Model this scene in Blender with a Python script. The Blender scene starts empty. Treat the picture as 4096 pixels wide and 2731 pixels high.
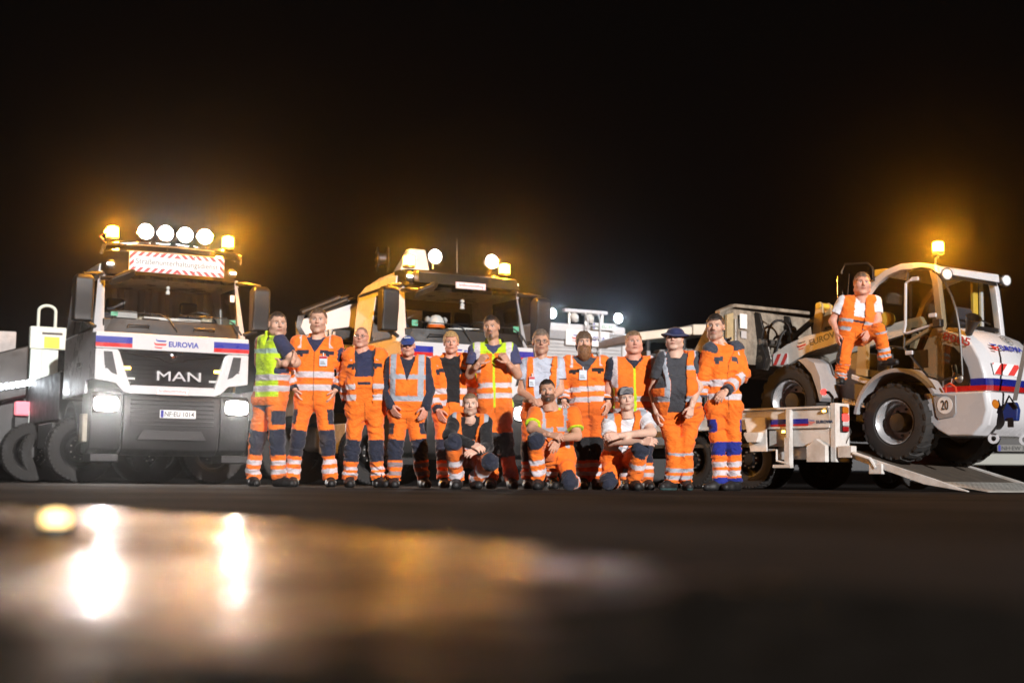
import bpy, bmesh, math, random
import numpy as np
from mathutils import Vector, Matrix
random.seed(4)
SC = bpy.context.scene
COL = SC.collection
# ------------------------------------------------------------------ camera, world, sun, exposure
FPX = 50/36*4096; CAMH = 0.085; ROLL = 0.0092
TH = math.atan((1923-1365.5)/FPX)
V3 = lambda *a: np.array(a, float)
CC = V3(0,0,CAMH); RT = V3(1,0,0); FW = V3(0,math.cos(TH),math.sin(TH)); UP = V3(0,-math.sin(TH),math.cos(TH))
cd = bpy.data.cameras.new('camera'); cam = bpy.data.objects.new('camera', cd); COL.objects.link(cam)
cx = RT*math.cos(ROLL)+UP*math.sin(ROLL); cy = -RT*math.sin(ROLL)+UP*math.cos(ROLL); cz = -FW
cam.matrix_world = Matrix(((cx[0],cy[0],cz[0],0),(cx[1],cy[1],cz[1],0),(cx[2],cy[2],cz[2],CAMH),(0,0,0,1)))
cd.lens = 50; cd.sensor_width = 36; cd.clip_start = 0.05; cd.clip_end = 500
cd.dof.use_dof = True; cd.dof.focus_distance = 15.0; cd.dof.aperture_fstop = 1.6
SC.camera = cam
wd = bpy.data.worlds.new('World'); SC.world = wd; wd.use_nodes = True
bg = wd.node_tree.nodes['Background']; bg.inputs[0].default_value = (0.0018,0.0014,0.0013,1); bg.inputs[1].default_value = 1.0
SUN_AZ, SUN_EL = 23, 16
sl = bpy.data.lights.new('sun','SUN'); sl.energy = 4.8; sl.angle = math.radians(0.6); sl.color = (1,0.955,0.93)
sun = bpy.data.objects.new('sun', sl); COL.objects.link(sun)
a_, e_ = math.radians(SUN_AZ), math.radians(SUN_EL)
sd_ = Vector((math.sin(a_)*math.cos(e_), -math.cos(a_)*math.cos(e_), math.sin(e_)))
sun.rotation_euler = sd_.to_track_quat('Z','Y').to_euler()
sun.location = sd_*30
SC.view_settings.view_transform = 'Standard'; SC.view_settings.look = 'None'
SC.view_settings.exposure = 0.12; SC.view_settings.gamma = 1.0
SC.render.engine = 'CYCLES'
cy_ = SC.cycles
cy_.use_denoising = True; cy_.max_bounces = 7; cy_.diffuse_bounces = 2; cy_.glossy_bounces = 3; cy_.transmission_bounces = 4
cy_.volume_bounces = 0; cy_.transparent_max_bounces = 10; cy_.sample_clamp_indirect = 4.0; cy_.caustics_reflective = False; cy_.caustics_refractive = False
# ------------------------------------------------------------------ picture <-> place
def ray(px,py):
    u=px-2048; v=py-1365.5
    return RT*(u*math.cos(ROLL)+v*math.sin(ROLL))+FW*FPX-UP*(-u*math.sin(ROLL)+v*math.cos(ROLL))
def at(px,py,Y):
    d=ray(px,py); return CC+d*(Y/d[1])
def on_ground(px,py,z=0.0):
    d=ray(px,py); return CC+d*((z-CAMH)/d[2])
# ------------------------------------------------------------------ materials
MATS={}
def mat(name,col,rough=.5,metal=0,emit=None,es=0,var=0,bump=0,scale=6,spec=.5,coat=0,trans=0,dirt=None):
    if name in MATS: return MATS[name]
    m=bpy.data.materials.new(name); m.use_nodes=True; nt=m.node_tree; b=nt.nodes['Principled BSDF']
    b.inputs['Base Color'].default_value=(*col,1); b.inputs['Roughness'].default_value=rough; b.inputs['Metallic'].default_value=metal
    b.inputs['Specular IOR Level'].default_value=spec; b.inputs['Coat Weight'].default_value=coat
    if emit: b.inputs['Emission Color'].default_value=(*emit,1); b.inputs['Emission Strength'].default_value=es; m.cycles.emission_sampling='NONE' if es>6 else 'AUTO'
    if var or bump:
        tc=nt.nodes.new('ShaderNodeTexCoord'); n=nt.nodes.new('ShaderNodeTexNoise'); n.inputs['Scale'].default_value=scale; n.inputs['Detail'].default_value=7; n.inputs['Roughness'].default_value=.65
        nt.links.new(tc.outputs['Object'],n.inputs['Vector'])
        if var:
            mx=nt.nodes.new('ShaderNodeMix'); mx.data_type='RGBA'; mr=nt.nodes.new('ShaderNodeMapRange')
            mr.inputs[1].default_value=.42; mr.inputs[2].default_value=.72; mr.inputs[4].default_value=var
            nt.links.new(n.outputs['Fac'],mr.inputs[0]); nt.links.new(mr.outputs[0],mx.inputs['Factor'])
            mx.inputs['A'].default_value=(*col,1); dk=dirt or tuple(c*.35+.01 for c in col); mx.inputs['B'].default_value=(*dk,1)
            nt.links.new(mx.outputs['Result'],b.inputs['Base Color'])
            m2=nt.nodes.new('ShaderNodeMapRange'); m2.inputs[1].default_value=.3; m2.inputs[2].default_value=.7; m2.inputs[3].default_value=max(0.03,rough-.12); m2.inputs[4].default_value=min(1,rough+.15)
            nt.links.new(n.outputs['Fac'],m2.inputs[0]); nt.links.new(m2.outputs[0],b.inputs['Roughness'])
        if bump:
            n2=nt.nodes.new('ShaderNodeTexNoise'); n2.inputs['Scale'].default_value=scale*6; n2.inputs['Detail'].default_value=4
            nt.links.new(tc.outputs['Object'],n2.inputs['Vector'])
            bp=nt.nodes.new('ShaderNodeBump'); bp.inputs['Strength'].default_value=bump; bp.inputs['Distance'].default_value=.01
            nt.links.new(n2.outputs['Fac'],bp.inputs['Height']); nt.links.new(bp.outputs[0],b.inputs['Normal'])
    MATS[name]=m; return m
def glass_mat(name,tint,refl=.12,rough=.02,k=.9):
    if name in MATS: return MATS[name]
    m=bpy.data.materials.new(name); m.use_nodes=True; nt=m.node_tree; nt.nodes.clear()
    o=nt.nodes.new('ShaderNodeOutputMaterial'); t=nt.nodes.new('ShaderNodeBsdfTransparent'); t.inputs[0].default_value=(*tint,1)
    g=nt.nodes.new('ShaderNodeBsdfGlossy'); g.inputs['Roughness'].default_value=rough; g.inputs[0].default_value=(.9,.9,.9,1)
    lw=nt.nodes.new('ShaderNodeFresnel'); lw.inputs[0].default_value=1.45
    mr=nt.nodes.new('ShaderNodeMath'); mr.operation='MULTIPLY_ADD'; mr.inputs[1].default_value=k; mr.inputs[2].default_value=refl*.2
    mx=nt.nodes.new('ShaderNodeMixShader'); nt.links.new(lw.outputs[0],mr.inputs[0]); nt.links.new(mr.outputs[0],mx.inputs[0])
    nt.links.new(t.outputs[0],mx.inputs[1]); nt.links.new(g.outputs[0],mx.inputs[2]); nt.links.new(mx.outputs[0],o.inputs[0])
    MATS[name]=m; return m
def col_mat(name,rough,sss=0,wscale=260,bump=.25,sheen=0,crease=0):
    m=bpy.data.materials.new(name); m.use_nodes=True; nt=m.node_tree; b=nt.nodes['Principled BSDF']
    at_=nt.nodes.new('ShaderNodeAttribute'); at_.attribute_name='Col'
    tc=nt.nodes.new('ShaderNodeTexCoord'); n=nt.nodes.new('ShaderNodeTexNoise'); n.inputs['Scale'].default_value=7; n.inputs['Detail'].default_value=6
    nt.links.new(tc.outputs['Object'],n.inputs['Vector'])
    mr=nt.nodes.new('ShaderNodeMapRange'); mr.inputs[1].default_value=.3; mr.inputs[2].default_value=.75; mr.inputs[3].default_value=1.06; mr.inputs[4].default_value=.74
    nt.links.new(n.outputs['Fac'],mr.inputs[0])
    mx=nt.nodes.new('ShaderNodeMix'); mx.data_type='RGBA'; mx.blend_type='MULTIPLY'; mx.inputs['Factor'].default_value=1
    nt.links.new(at_.outputs['Color'],mx.inputs['A']); nt.links.new(mr.outputs[0],mx.inputs['B']); nt.links.new(mx.outputs['Result'],b.inputs['Base Color'])
    b.inputs['Roughness'].default_value=rough; b.inputs['Subsurface Weight'].default_value=sss; b.inputs['Subsurface Radius'].default_value=(.012,.005,.003); b.inputs['Subsurface Scale'].default_value=.6
    b.inputs['Sheen Weight'].default_value=sheen; b.inputs['Specular IOR Level'].default_value=.35
    n2=nt.nodes.new('ShaderNodeTexNoise'); n2.inputs['Scale'].default_value=wscale; nt.links.new(tc.outputs['Object'],n2.inputs['Vector'])
    bp=nt.nodes.new('ShaderNodeBump'); bp.inputs['Strength'].default_value=bump; bp.inputs['Distance'].default_value=.004
    nt.links.new(n2.outputs['Fac'],bp.inputs['Height']); nt.links.new(bp.outputs[0],b.inputs['Normal'])
    if crease:
        mp=nt.nodes.new('ShaderNodeMapping'); mp.inputs['Scale'].default_value=(1,1,1.9); nt.links.new(tc.outputs['Object'],mp.inputs[0])
        n3=nt.nodes.new('ShaderNodeTexNoise'); n3.inputs['Scale'].default_value=15; n3.inputs['Detail'].default_value=3; n3.inputs['Distortion'].default_value=1.6; nt.links.new(mp.outputs[0],n3.inputs['Vector'])
        b2=nt.nodes.new('ShaderNodeBump'); b2.inputs['Strength'].default_value=.5; b2.inputs['Distance'].default_value=.022
        nt.links.new(n3.outputs['Fac'],b2.inputs['Height']); nt.links.new(bp.outputs[0],b2.inputs['Normal']); nt.links.new(b2.outputs[0],b.inputs['Normal'])
    return m
WHITE=mat('white_paint',(.58,.58,.60),.28,var=.25,scale=2.2,coat=.4,dirt=(.5,.48,.45))
WORN=mat('worn_white_paint',(.64,.63,.61),.45,var=.75,scale=3.5,bump=.12,dirt=(.30,.25,.19))
BLACK=mat('black_plastic',(.008,.008,.0085),.42,bump=.06,scale=20)
GLOSSB=mat('gloss_black',(.010,.010,.011),.12,coat=.3)
DGREY=mat('dark_grey_plastic',(.012,.0118,.012),.5,var=.3,bump=.1,scale=8)
GREY=mat('grey_paint',(.30,.30,.31),.4,var=.35,scale=4,bump=.05)
LGREY=mat('light_grey_paint',(.46,.46,.47),.4,var=.3,scale=3)
STEEL=mat('bare_steel',(.42,.40,.37),.38,.9,var=.6,scale=5,bump=.2,dirt=(.16,.11,.07))
DIRTY=mat('muddy_steel',(.27,.235,.185),.7,var=1.0,scale=4,bump=.5,dirt=(.05,.042,.032))
SATIN=mat('satin_letter_metal',(.55,.55,.57),.3,.35)
CHROME=mat('chrome',(.8,.8,.8),.08,1)
SILVER=mat('silver_rim_paint',(.62,.63,.65),.3,.6,var=.4,scale=6,bump=.05)
RUBBER=mat('tyre_rubber',(.014,.0135,.0135),.8,var=.5,scale=5,bump=.3,dirt=(.045,.038,.032))
BLUE=mat('livery_blue',(.012,.022,.30),.3,var=.2,scale=5)
RED=mat('livery_red',(.55,.012,.012),.3,var=.2,scale=5)
LBLUE=mat('logo_blue',(.015,.03,.32),.35)
LNAVY=mat('logo_navy',(.012,.045,.11),.35)
YELLOW=mat('machine_yellow',(.72,.48,.06),.4,var=.4,scale=5)
SIGNRED=mat('sign_red',(.62,.045,.04),.45)
SIGNW=mat('sign_white',(.78,.78,.78),.5,var=.08)
INK=mat('black_ink',(.02,.02,.022),.5)
GREYINK=mat('grey_ink',(.11,.12,.12),.5)
CURT=mat('beige_curtain',(.60,.52,.40),.9,var=.3,scale=3,bump=.3)
SEAT=mat('dark_seat_cloth',(.03,.032,.045),.85,bump=.3,scale=20)
GLASS=glass_mat('windscreen_glass',(.86,.87,.85))
AGLASS=glass_mat('brown_tinted_glass',(.62,.56,.44),.10,.05,.22)
DGLASS=glass_mat('dark_side_glass',(.28,.29,.28),.2)
E_AMB=mat('amber_lamp_lit',(1,.6,.1),.3,emit=(1,.55,.10),es=9)
E_WHT=mat('white_lamp_lit',(1,1,1),.3,emit=(1,.96,.90),es=11)
E_COOL=mat('cool_floodlight_lit',(1,1,1),.3,emit=(.86,.93,1),es=12)
E_POS=mat('position_lamp_lit',(1,1,1),.3,emit=(.93,.92,1),es=5)
E_IND=mat('indicator_lit',(1,.5,.05),.3,emit=(1,.55,.1),es=9)
E_RED=mat('tail_lamp_lit',(.8,.02,.02),.2,emit=(1,.06,.05),es=2.2)
REDL=mat('red_lens',(.28,.006,.008),.12,coat=.5)
AMBL=mat('amber_lens',(.42,.13,.01),.15,coat=.5)
# ------------------------------------------------------------------ mesh helpers
def tag(o,label=None,cat=None,group=None,kind=None):
    for k,v in (('label',label),('category',cat),('group',group),('kind',kind)):
        if v: o[k]=v
    return o
def empty(name,loc,rz=0,label=None,cat=None,group=None):
    o=bpy.data.objects.new(name,None); COL.objects.link(o); o.location=loc; o.rotation_euler=(0,0,rz); o.empty_display_size=.2
    return tag(o,label,cat,group)
class MB:
    def __init__(s): s.v=[]; s.f=[]
    def add(s,vs,fs):
        n=len(s.v); s.v+= [tuple(map(float,p)) for p in vs]; s.f+=[tuple(i+n for i in q) for q in fs]; return s
    def box(s,x0,x1,y0,y1,z0,z1):
        return s.add([(x0,y0,z0),(x1,y0,z0),(x1,y1,z0),(x0,y1,z0),(x0,y0,z1),(x1,y0,z1),(x1,y1,z1),(x0,y1,z1)],
            [(3,2,1,0),(4,5,6,7),(0,1,5,4),(1,2,6,5),(2,3,7,6),(3,0,4,7)])
    def prism(s,pts,axis,c0,c1):
        m={'y':lambda a,b,c:(a,c,b),'x':lambda a,b,c:(c,a,b),'z':lambda a,b,c:(a,b,c)}[axis]
        n=len(pts)
        return s.add([m(a,b,c0) for a,b in pts]+[m(a,b,c1) for a,b in pts],[tuple(range(n))[::-1],tuple(range(n,2*n))]+[(i,(i+1)%n,n+(i+1)%n,n+i) for i in range(n)])
    def loft(s,secs,cap=True):
        n=len(secs[0]); vs=[p for q in secs for p in q]; fs=[]
        for k in range(len(secs)-1):
            for i in range(n): fs.append((k*n+i,k*n+(i+1)%n,(k+1)*n+(i+1)%n,(k+1)*n+i))
        if cap: fs+= [tuple(range(n))[::-1],tuple(range((len(secs)-1)*n,len(secs)*n))]
        return s.add(vs,fs)
    def tube(s,pts,r,n=8,cap=True):
        pts=[Vector(p) for p in pts]; rr=r if isinstance(r,(list,tuple)) else [r]*len(pts); secs=[]; ref=None
        for i,p in enumerate(pts):
            d=(pts[min(i+1,len(pts)-1)]-pts[max(i-1,0)]).normalized()
            if ref is None: ref=d.orthogonal().normalized()
            ref=(ref-d*ref.dot(d)).normalized(); b=d.cross(ref)
            secs.append([p+(ref*math.cos(2*math.pi*j/n)+b*math.sin(2*math.pi*j/n))*rr[i] for j in range(n)])
        return s.loft(secs,cap)
    def lathe(s,c,axis,prof,n=32,cap=True):
        ax=Vector(axis).normalized(); u=ax.orthogonal().normalized(); w=ax.cross(u); c=Vector(c)
        return s.loft([[c+ax*h+(u*math.cos(2*math.pi*j/n)+w*math.sin(2*math.pi*j/n))*r for j in range(n)] for r,h in prof],cap)
    def build(s,name,m,parent=None,bevel=0,smooth=True,loc=None):
        me=bpy.data.meshes.new(name); me.from_pydata(s.v,[],s.f); me.materials.append(m)
        bm=bmesh.new(); bm.from_mesh(me); bmesh.ops.recalc_face_normals(bm,faces=bm.faces)
        bm.to_mesh(me); bm.free()
        o=bpy.data.objects.new(name,me); COL.objects.link(o)
        if parent: o.parent=parent
        if loc is not None: o.location=loc
        if smooth:
            me.polygons.foreach_set('use_smooth',[True]*len(me.polygons)); me.set_sharp_from_angle(angle=math.radians(35))
        if bevel:
            b=o.modifiers.new('edge','BEVEL'); b.width=bevel; b.segments=2; b.limit_method='ANGLE'; b.angle_limit=math.radians(35); b.harden_normals=True
        return o
def inst(o,parent,loc=(0,0,0),rot=(0,0,0),name=None,scale=(1,1,1)):
    c=o.copy(); COL.objects.link(c); c.parent=parent; c.location=loc; c.rotation_euler=rot; c.scale=scale
    if name: c.name=name
    return c
def text(s,name,parent,o,rx,up,width,m,height=None,bold=0,ext=.003):
    """Raised lettering: centred on o, running along rx, rising along up."""
    cu=bpy.data.curves.new(name,'FONT'); cu.body=s; cu.size=1; cu.offset=bold; cu.extrude=0.01; cu.resolution_u=3; cu.fill_mode='BOTH'
    t=bpy.data.objects.new('tmp_text',cu); COL.objects.link(t); bpy.context.view_layer.update()
    me=bpy.data.meshes.new_from_object(t.evaluated_get(bpy.context.evaluated_depsgraph_get())); bpy.data.objects.remove(t); bpy.data.curves.remove(cu)
    co=np.array([v.co[:] for v in me.vertices]); lo=co.min(0); hi=co.max(0)
    k=width/(hi[0]-lo[0]); kh=(height/(hi[1]-lo[1])) if height else k
    rx=Vector(rx).normalized(); up=Vector(up); up=(up-rx*up.dot(rx)).normalized(); nn=rx.cross(up); o=Vector(o)
    for v,c in zip(me.vertices,co):
        v.co=o+rx*((c[0]-(lo[0]+hi[0])/2)*k)+up*((c[1]-(lo[1]+hi[1])/2)*kh)+nn*(ext*(.5+c[2]*50))
    me.materials.clear(); me.materials.append(m); me.name=name
    ob=bpy.data.objects.new(name,me); COL.objects.link(ob); ob.parent=parent
    return ob
SWOOSH=[[(.02,1.0),(.10,.90),(.22,.865),(1.0,.86),(.92,.70),(.28,.70),(.12,.74),(.03,.86)],
        [(-.16,.66),(-.05,.55),(.10,.51),(1.04,.53),(.95,.32),(.10,.29),(-.06,.36),(-.14,.50)],
        [(-.10,.20),(.0,.14),(.12,.13),(.66,.13),(.58,.0),(.18,.0),(.0,.04),(-.07,.11)]]
def logo(parent,o,rx,up,w,blue,red,ext=.003):
    rx=Vector(rx).normalized(); up=Vector(up); up=(up-rx*up.dot(rx)).normalized(); nn=rx.cross(up); o=Vector(o)
    for i,pl in enumerate(SWOOSH):
        b=MB(); n=len(pl); P=[o+rx*((x-.45)*w)+up*((y-.5)*w*.88) for x,y in pl]
        b.add([p for p in P]+[p+nn*ext for p in P],[tuple(range(n))[::-1],tuple(range(n,2*n))]+[(j,(j+1)%n,n+(j+1)%n,n+j) for j in range(n)])
        b.build('logo_stripe',blue if i==0 else red,parent,smooth=False)
def lamp(kind,name,parent,loc,energy,color,aim=None,spot=100,blend=.6,size=.05):
    l=bpy.data.lights.new(name,kind); l.energy=energy; l.color=color; l.shadow_soft_size=size
    if kind=='SPOT': l.spot_size=math.radians(spot); l.spot_blend=blend
    o=bpy.data.objects.new(name,l); COL.objects.link(o); o.parent=parent; o.location=loc
    if aim is not None: o.rotation_euler=(-Vector(aim)).to_track_quat('Z','Y').to_euler()
    return o
def plate(parent,o,rx,up,w,h,s,m=None,name='number_plate',base=None):
    rx=Vector(rx).normalized(); up=Vector(up).normalized(); nn=rx.cross(up); o=Vector(o)
    b=MB(); q=[o+rx*(sx*w/2)+up*(sz*h/2) for sx,sz in((-1,-1),(1,-1),(1,1),(-1,1))]
    b.add(q+[p+nn*.012 for p in q],[(3,2,1,0),(4,5,6,7),(0,1,5,4),(1,2,6,5),(2,3,7,6),(3,0,4,7)])
    ob=b.build(name,base or SIGNW,parent,smooth=False)
    q=[o+rx*(-w/2+.012+sx*.04)+up*(sz*h*.44) for sx,sz in((0,-1),(1,-1),(1,1),(0,1))]
    b=MB(); b.add([p+nn*.012 for p in q]+[p+nn*.014 for p in q],[(3,2,1,0),(4,5,6,7),(0,1,5,4),(1,2,6,5),(2,3,7,6),(3,0,4,7)]); b.build('plate_band',BLUE,ob,smooth=False)
    text(s,'lettering',ob,o+nn*.013+rx*.02,rx,up,w*.82,m or INK,h*.62,bold=.012)
    return ob
# ------------------------------------------------------------------ setting
def ground():
    m=bpy.data.materials.new('asphalt'); m.use_nodes=True; nt=m.node_tree; b=nt.nodes['Principled BSDF']
    tc=nt.nodes.new('ShaderNodeTexCoord')
    n=nt.nodes.new('ShaderNodeTexNoise'); n.inputs['Scale'].default_value=.6; n.inputs['Detail'].default_value=9; nt.links.new(tc.outputs['Object'],n.inputs['Vector'])
    v=nt.nodes.new('ShaderNodeTexVoronoi'); v.inputs['Scale'].default_value=90; nt.links.new(tc.outputs['Object'],v.inputs['Vector'])
    n2=nt.nodes.new('ShaderNodeTexNoise'); n2.inputs['Scale'].default_value=140; n2.inputs['Detail'].default_value=3; nt.links.new(tc.outputs['Object'],n2.inputs['Vector'])
    cr=nt.nodes.new('ShaderNodeValToRGB'); cr.color_ramp.elements[0].color=(.006,.0055,.0055,1); cr.color_ramp.elements[1].color=(.052,.048,.046,1); cr.color_ramp.elements[0].position=.40; cr.color_ramp.elements[1].position=.64
    ad=nt.nodes.new('ShaderNodeMath'); ad.operation='MULTIPLY_ADD'; ad.inputs[1].default_value=.45
    nt.links.new(n2.outputs['Fac'],ad.inputs[0]); 
    hf=nt.nodes.new('ShaderNodeMath'); hf.operation='MULTIPLY'; hf.inputs[1].default_value=.55; nt.links.new(n.outputs['Fac'],hf.inputs[0]); nt.links.new(hf.outputs[0],ad.inputs[2])
    nt.links.new(ad.outputs[0],cr.inputs[0]); nt.links.new(cr.outputs[0],b.inputs['Base Color'])
    b.inputs['Roughness'].default_value=.9; b.inputs['Specular IOR Level'].default_value=.015
    bp=nt.nodes.new('ShaderNodeBump'); bp.inputs['Strength'].default_value=.8; bp.inputs['Distance'].default_value=.008
    nt.links.new(v.outputs['Distance'],bp.inputs['Height']); nt.links.new(bp.outputs[0],b.inputs['Normal'])
    g=MB(); g.add([(-160,-30,0),(160,-30,0),(160,300,0),(-160,300,0)],[(0,1,2,3)])
    tag(g.build('ground',m,smooth=False),kind='structure')
    # wet patch close to the lens
    w=bpy.data.materials.new('wet_asphalt'); w.use_nodes=True; nt=w.node_tree; b=nt.nodes['Principled BSDF']
    tc=nt.nodes.new('ShaderNodeTexCoord'); mp=nt.nodes.new('ShaderNodeMapping'); mp.inputs['Scale'].default_value=(1,1,1); nt.links.new(tc.outputs['Object'],mp.inputs[0])
    def nz(sc,det,rough=.6):
        n=nt.nodes.new('ShaderNodeTexNoise'); n.inputs['Scale'].default_value=sc; n.inputs['Detail'].default_value=det; n.inputs['Roughness'].default_value=rough; nt.links.new(mp.outputs[0],n.inputs['Vector']); return n
    def rng(src,a0,a1,b0,b1):
        r=nt.nodes.new('ShaderNodeMapRange'); r.inputs[1].default_value=a0; r.inputs[2].default_value=a1; r.inputs[3].default_value=b0; r.inputs[4].default_value=b1; nt.links.new(src,r.inputs[0]); return r
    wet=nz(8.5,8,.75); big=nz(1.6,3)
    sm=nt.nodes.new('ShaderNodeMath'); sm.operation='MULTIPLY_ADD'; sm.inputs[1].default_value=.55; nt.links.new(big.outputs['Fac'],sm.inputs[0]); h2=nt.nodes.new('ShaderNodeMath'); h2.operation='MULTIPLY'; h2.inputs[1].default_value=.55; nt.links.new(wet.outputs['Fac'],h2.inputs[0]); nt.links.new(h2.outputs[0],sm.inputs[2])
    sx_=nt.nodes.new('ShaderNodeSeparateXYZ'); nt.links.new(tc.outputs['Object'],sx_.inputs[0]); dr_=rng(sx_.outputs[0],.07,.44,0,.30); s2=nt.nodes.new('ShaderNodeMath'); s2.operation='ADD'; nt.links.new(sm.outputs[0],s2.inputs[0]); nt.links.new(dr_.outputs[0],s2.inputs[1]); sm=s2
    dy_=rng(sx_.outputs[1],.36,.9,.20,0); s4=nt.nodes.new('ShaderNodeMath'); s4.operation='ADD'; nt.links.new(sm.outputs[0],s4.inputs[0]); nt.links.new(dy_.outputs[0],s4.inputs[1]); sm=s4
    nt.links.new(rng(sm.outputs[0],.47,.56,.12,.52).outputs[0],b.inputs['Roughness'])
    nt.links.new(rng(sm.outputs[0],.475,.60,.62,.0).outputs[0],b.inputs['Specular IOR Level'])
    b.inputs['Base Color'].default_value=(.022,.019,.016,1); b.inputs['IOR'].default_value=1.4
    grain=nz(70,4); wave=nz(16,4)
    bp=nt.nodes.new('ShaderNodeBump'); bp.inputs['Strength'].default_value=.5; bp.inputs['Distance'].default_value=.012
    nt.links.new(grain.outputs['Fac'],bp.inputs['Height'])
    b3=nt.nodes.new('ShaderNodeBump'); b3.inputs['Strength'].default_value=.9; b3.inputs['Distance'].default_value=.04; nt.links.new(wave.outputs['Fac'],b3.inputs['Height']); nt.links.new(bp.outputs[0],b3.inputs['Normal']); nt.links.new(b3.outputs[0],b.inputs['Normal'])
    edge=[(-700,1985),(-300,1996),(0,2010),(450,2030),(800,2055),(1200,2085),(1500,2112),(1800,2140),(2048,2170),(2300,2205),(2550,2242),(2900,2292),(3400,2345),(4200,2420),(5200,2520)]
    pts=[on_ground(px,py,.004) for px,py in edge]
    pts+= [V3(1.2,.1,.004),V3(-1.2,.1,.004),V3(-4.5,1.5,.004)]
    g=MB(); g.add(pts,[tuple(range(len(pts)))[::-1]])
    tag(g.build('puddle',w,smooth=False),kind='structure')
ground()
# ------------------------------------------------------------------ wheels
def tyre_mesh(R,w,rim,lug=0,nl=0):
    b=MB(); h=w/2
    b.lathe((0,0,0),(0,1,0),[(rim,-h*.8),(rim+.03,-h*.98),(R*.8,-h*1.02),(R*.94,-h*.92),(R-.002,-h*.72),(R,0),(R-.002,h*.72),(R*.94,h*.92),(R*.8,h*1.02),(rim+.03,h*.98),(rim,h*.8),(rim-.01,0)],48)
    b.f=[q for q in b.f if len(q)==4]; n=48; L=12
    b.f+=[((L-1)*n+i,(L-1)*n+(i+1)%n,(i+1)%n,i) for i in range(n)]
    if nl:
        for side in(-1,1):
            for k in range(nl):
                a0=2*math.pi*(k+(.5 if side>0 else 0))/nl; wd=2*math.pi/nl*.26; vs=[]
                for (y,sh) in((side*h*1.0,0.),(side*h*.5,.5),(side*.01,1.0)):
                    for r in(R*.9 if abs(y)>h*.8 else R-.012,(R*.97 if abs(y)>h*.8 else R+lug)):
                        for s in(-1,1):
                            a=a0+sh*2*math.pi/nl*.55+s*wd*(1.0 if r<R else .8); vs.append((r*math.cos(a),y,r*math.sin(a)))
                fs=[]
                for q in range(2):
                    o=q*4; fs+=[(o+2,o+3,o+7,o+6),(o,o+2,o+6,o+4),(o+1,o+5,o+7,o+3)]
                fs+=[(0,1,3,2),(8,10,11,9)]
                b.add(vs,fs)
    return b
WPROTO={}
def wheel(parent,loc,kind,name='wheel',rot=0,mirror=False):
    """wheel = tyre with rim and hub, axle along local y"""
    k=kind
    if k not in WPROTO:
        if k=='truck': t=tyre_mesh(.5,.31,.29,.006,44); rim=[(.29,-.12),(.27,-.11),(.26,-.02),(.20,.04),(.17,-.06),(.10,-.10),(.09,-.15),(.0,-.15)]
        elif k=='trailer': t=tyre_mesh(.425,.26,.25,.004,44); rim=[(.25,-.1),(.23,-.09),(.22,.0),(.16,.03),(.13,-.05),(.08,-.08),(.075,-.12),(.0,-.12)]
        elif k=='loader': t=tyre_mesh(.525,.40,.30,.028,20); rim=[(.305,-.17),(.30,-.185),(.285,-.17),(.275,-.12),(.262,-.10),(.262,-.05),(.245,-.03),(.24,.06),(.21,.07)]
        else: t=tyre_mesh(.31,.2,.2,.003,40); rim=[(.2,-.08),(.19,-.09),(.18,-.05),(.17,.0),(.05,-.04),(.05,-.07),(0,-.07)]
        WPROTO[k]=(t,rim)
    t,rim=WPROTO[k]
    o=t.build(name,RUBBER,parent); o.location=loc; o.rotation_euler=(0,rot,math.pi if mirror else 0)
    r=MB(); r.lathe((0,0,0),(0,1,0),rim,40,False); r.build('rim',SILVER if k in('loader','car') else BLACK,o)
    if k=='loader':
        d=MB(); d.lathe((0,0,0),(0,1,0),[(.235,.055),(.10,.06),(.10,.075),(.235,.075)],32)
        d.build('rim_disc',WORN,o)
        h=MB(); h.lathe((0,0,0),(0,1,0),[(.135,.06),(.135,-.10),(.12,-.125),(.0,-.13)],28); h.build('hub',BLACK,o)
        for q in range(8):
            a=q*math.pi/4; bo=MB(); bo.lathe((.18*math.cos(a),.06,.18*math.sin(a)),(0,-1,0),[(.018,0),(.018,.03),(0,.03)],6); bo.build('wheel_nut',BLACK,o)
    elif k in('truck','trailer'):
        for q in range(10):
            a=q*math.pi/5; R=.15 if k=='truck' else .12; bo=MB(); bo.lathe((R*math.cos(a),-.06,R*math.sin(a)),(0,-1,0),[(.014,0),(.014,.035),(0,.035)],6); bo.build('wheel_nut',STEEL,o)
    else:
        for q in range(5):
            a=q*2*math.pi/5; sp=MB(); sp.tube([(.04*math.cos(a),-.07,.04*math.sin(a)),(.18*math.cos(a),-.075,.18*math.sin(a))],.018,6); sp.build('spoke',SILVER,o)
    return o
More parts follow.
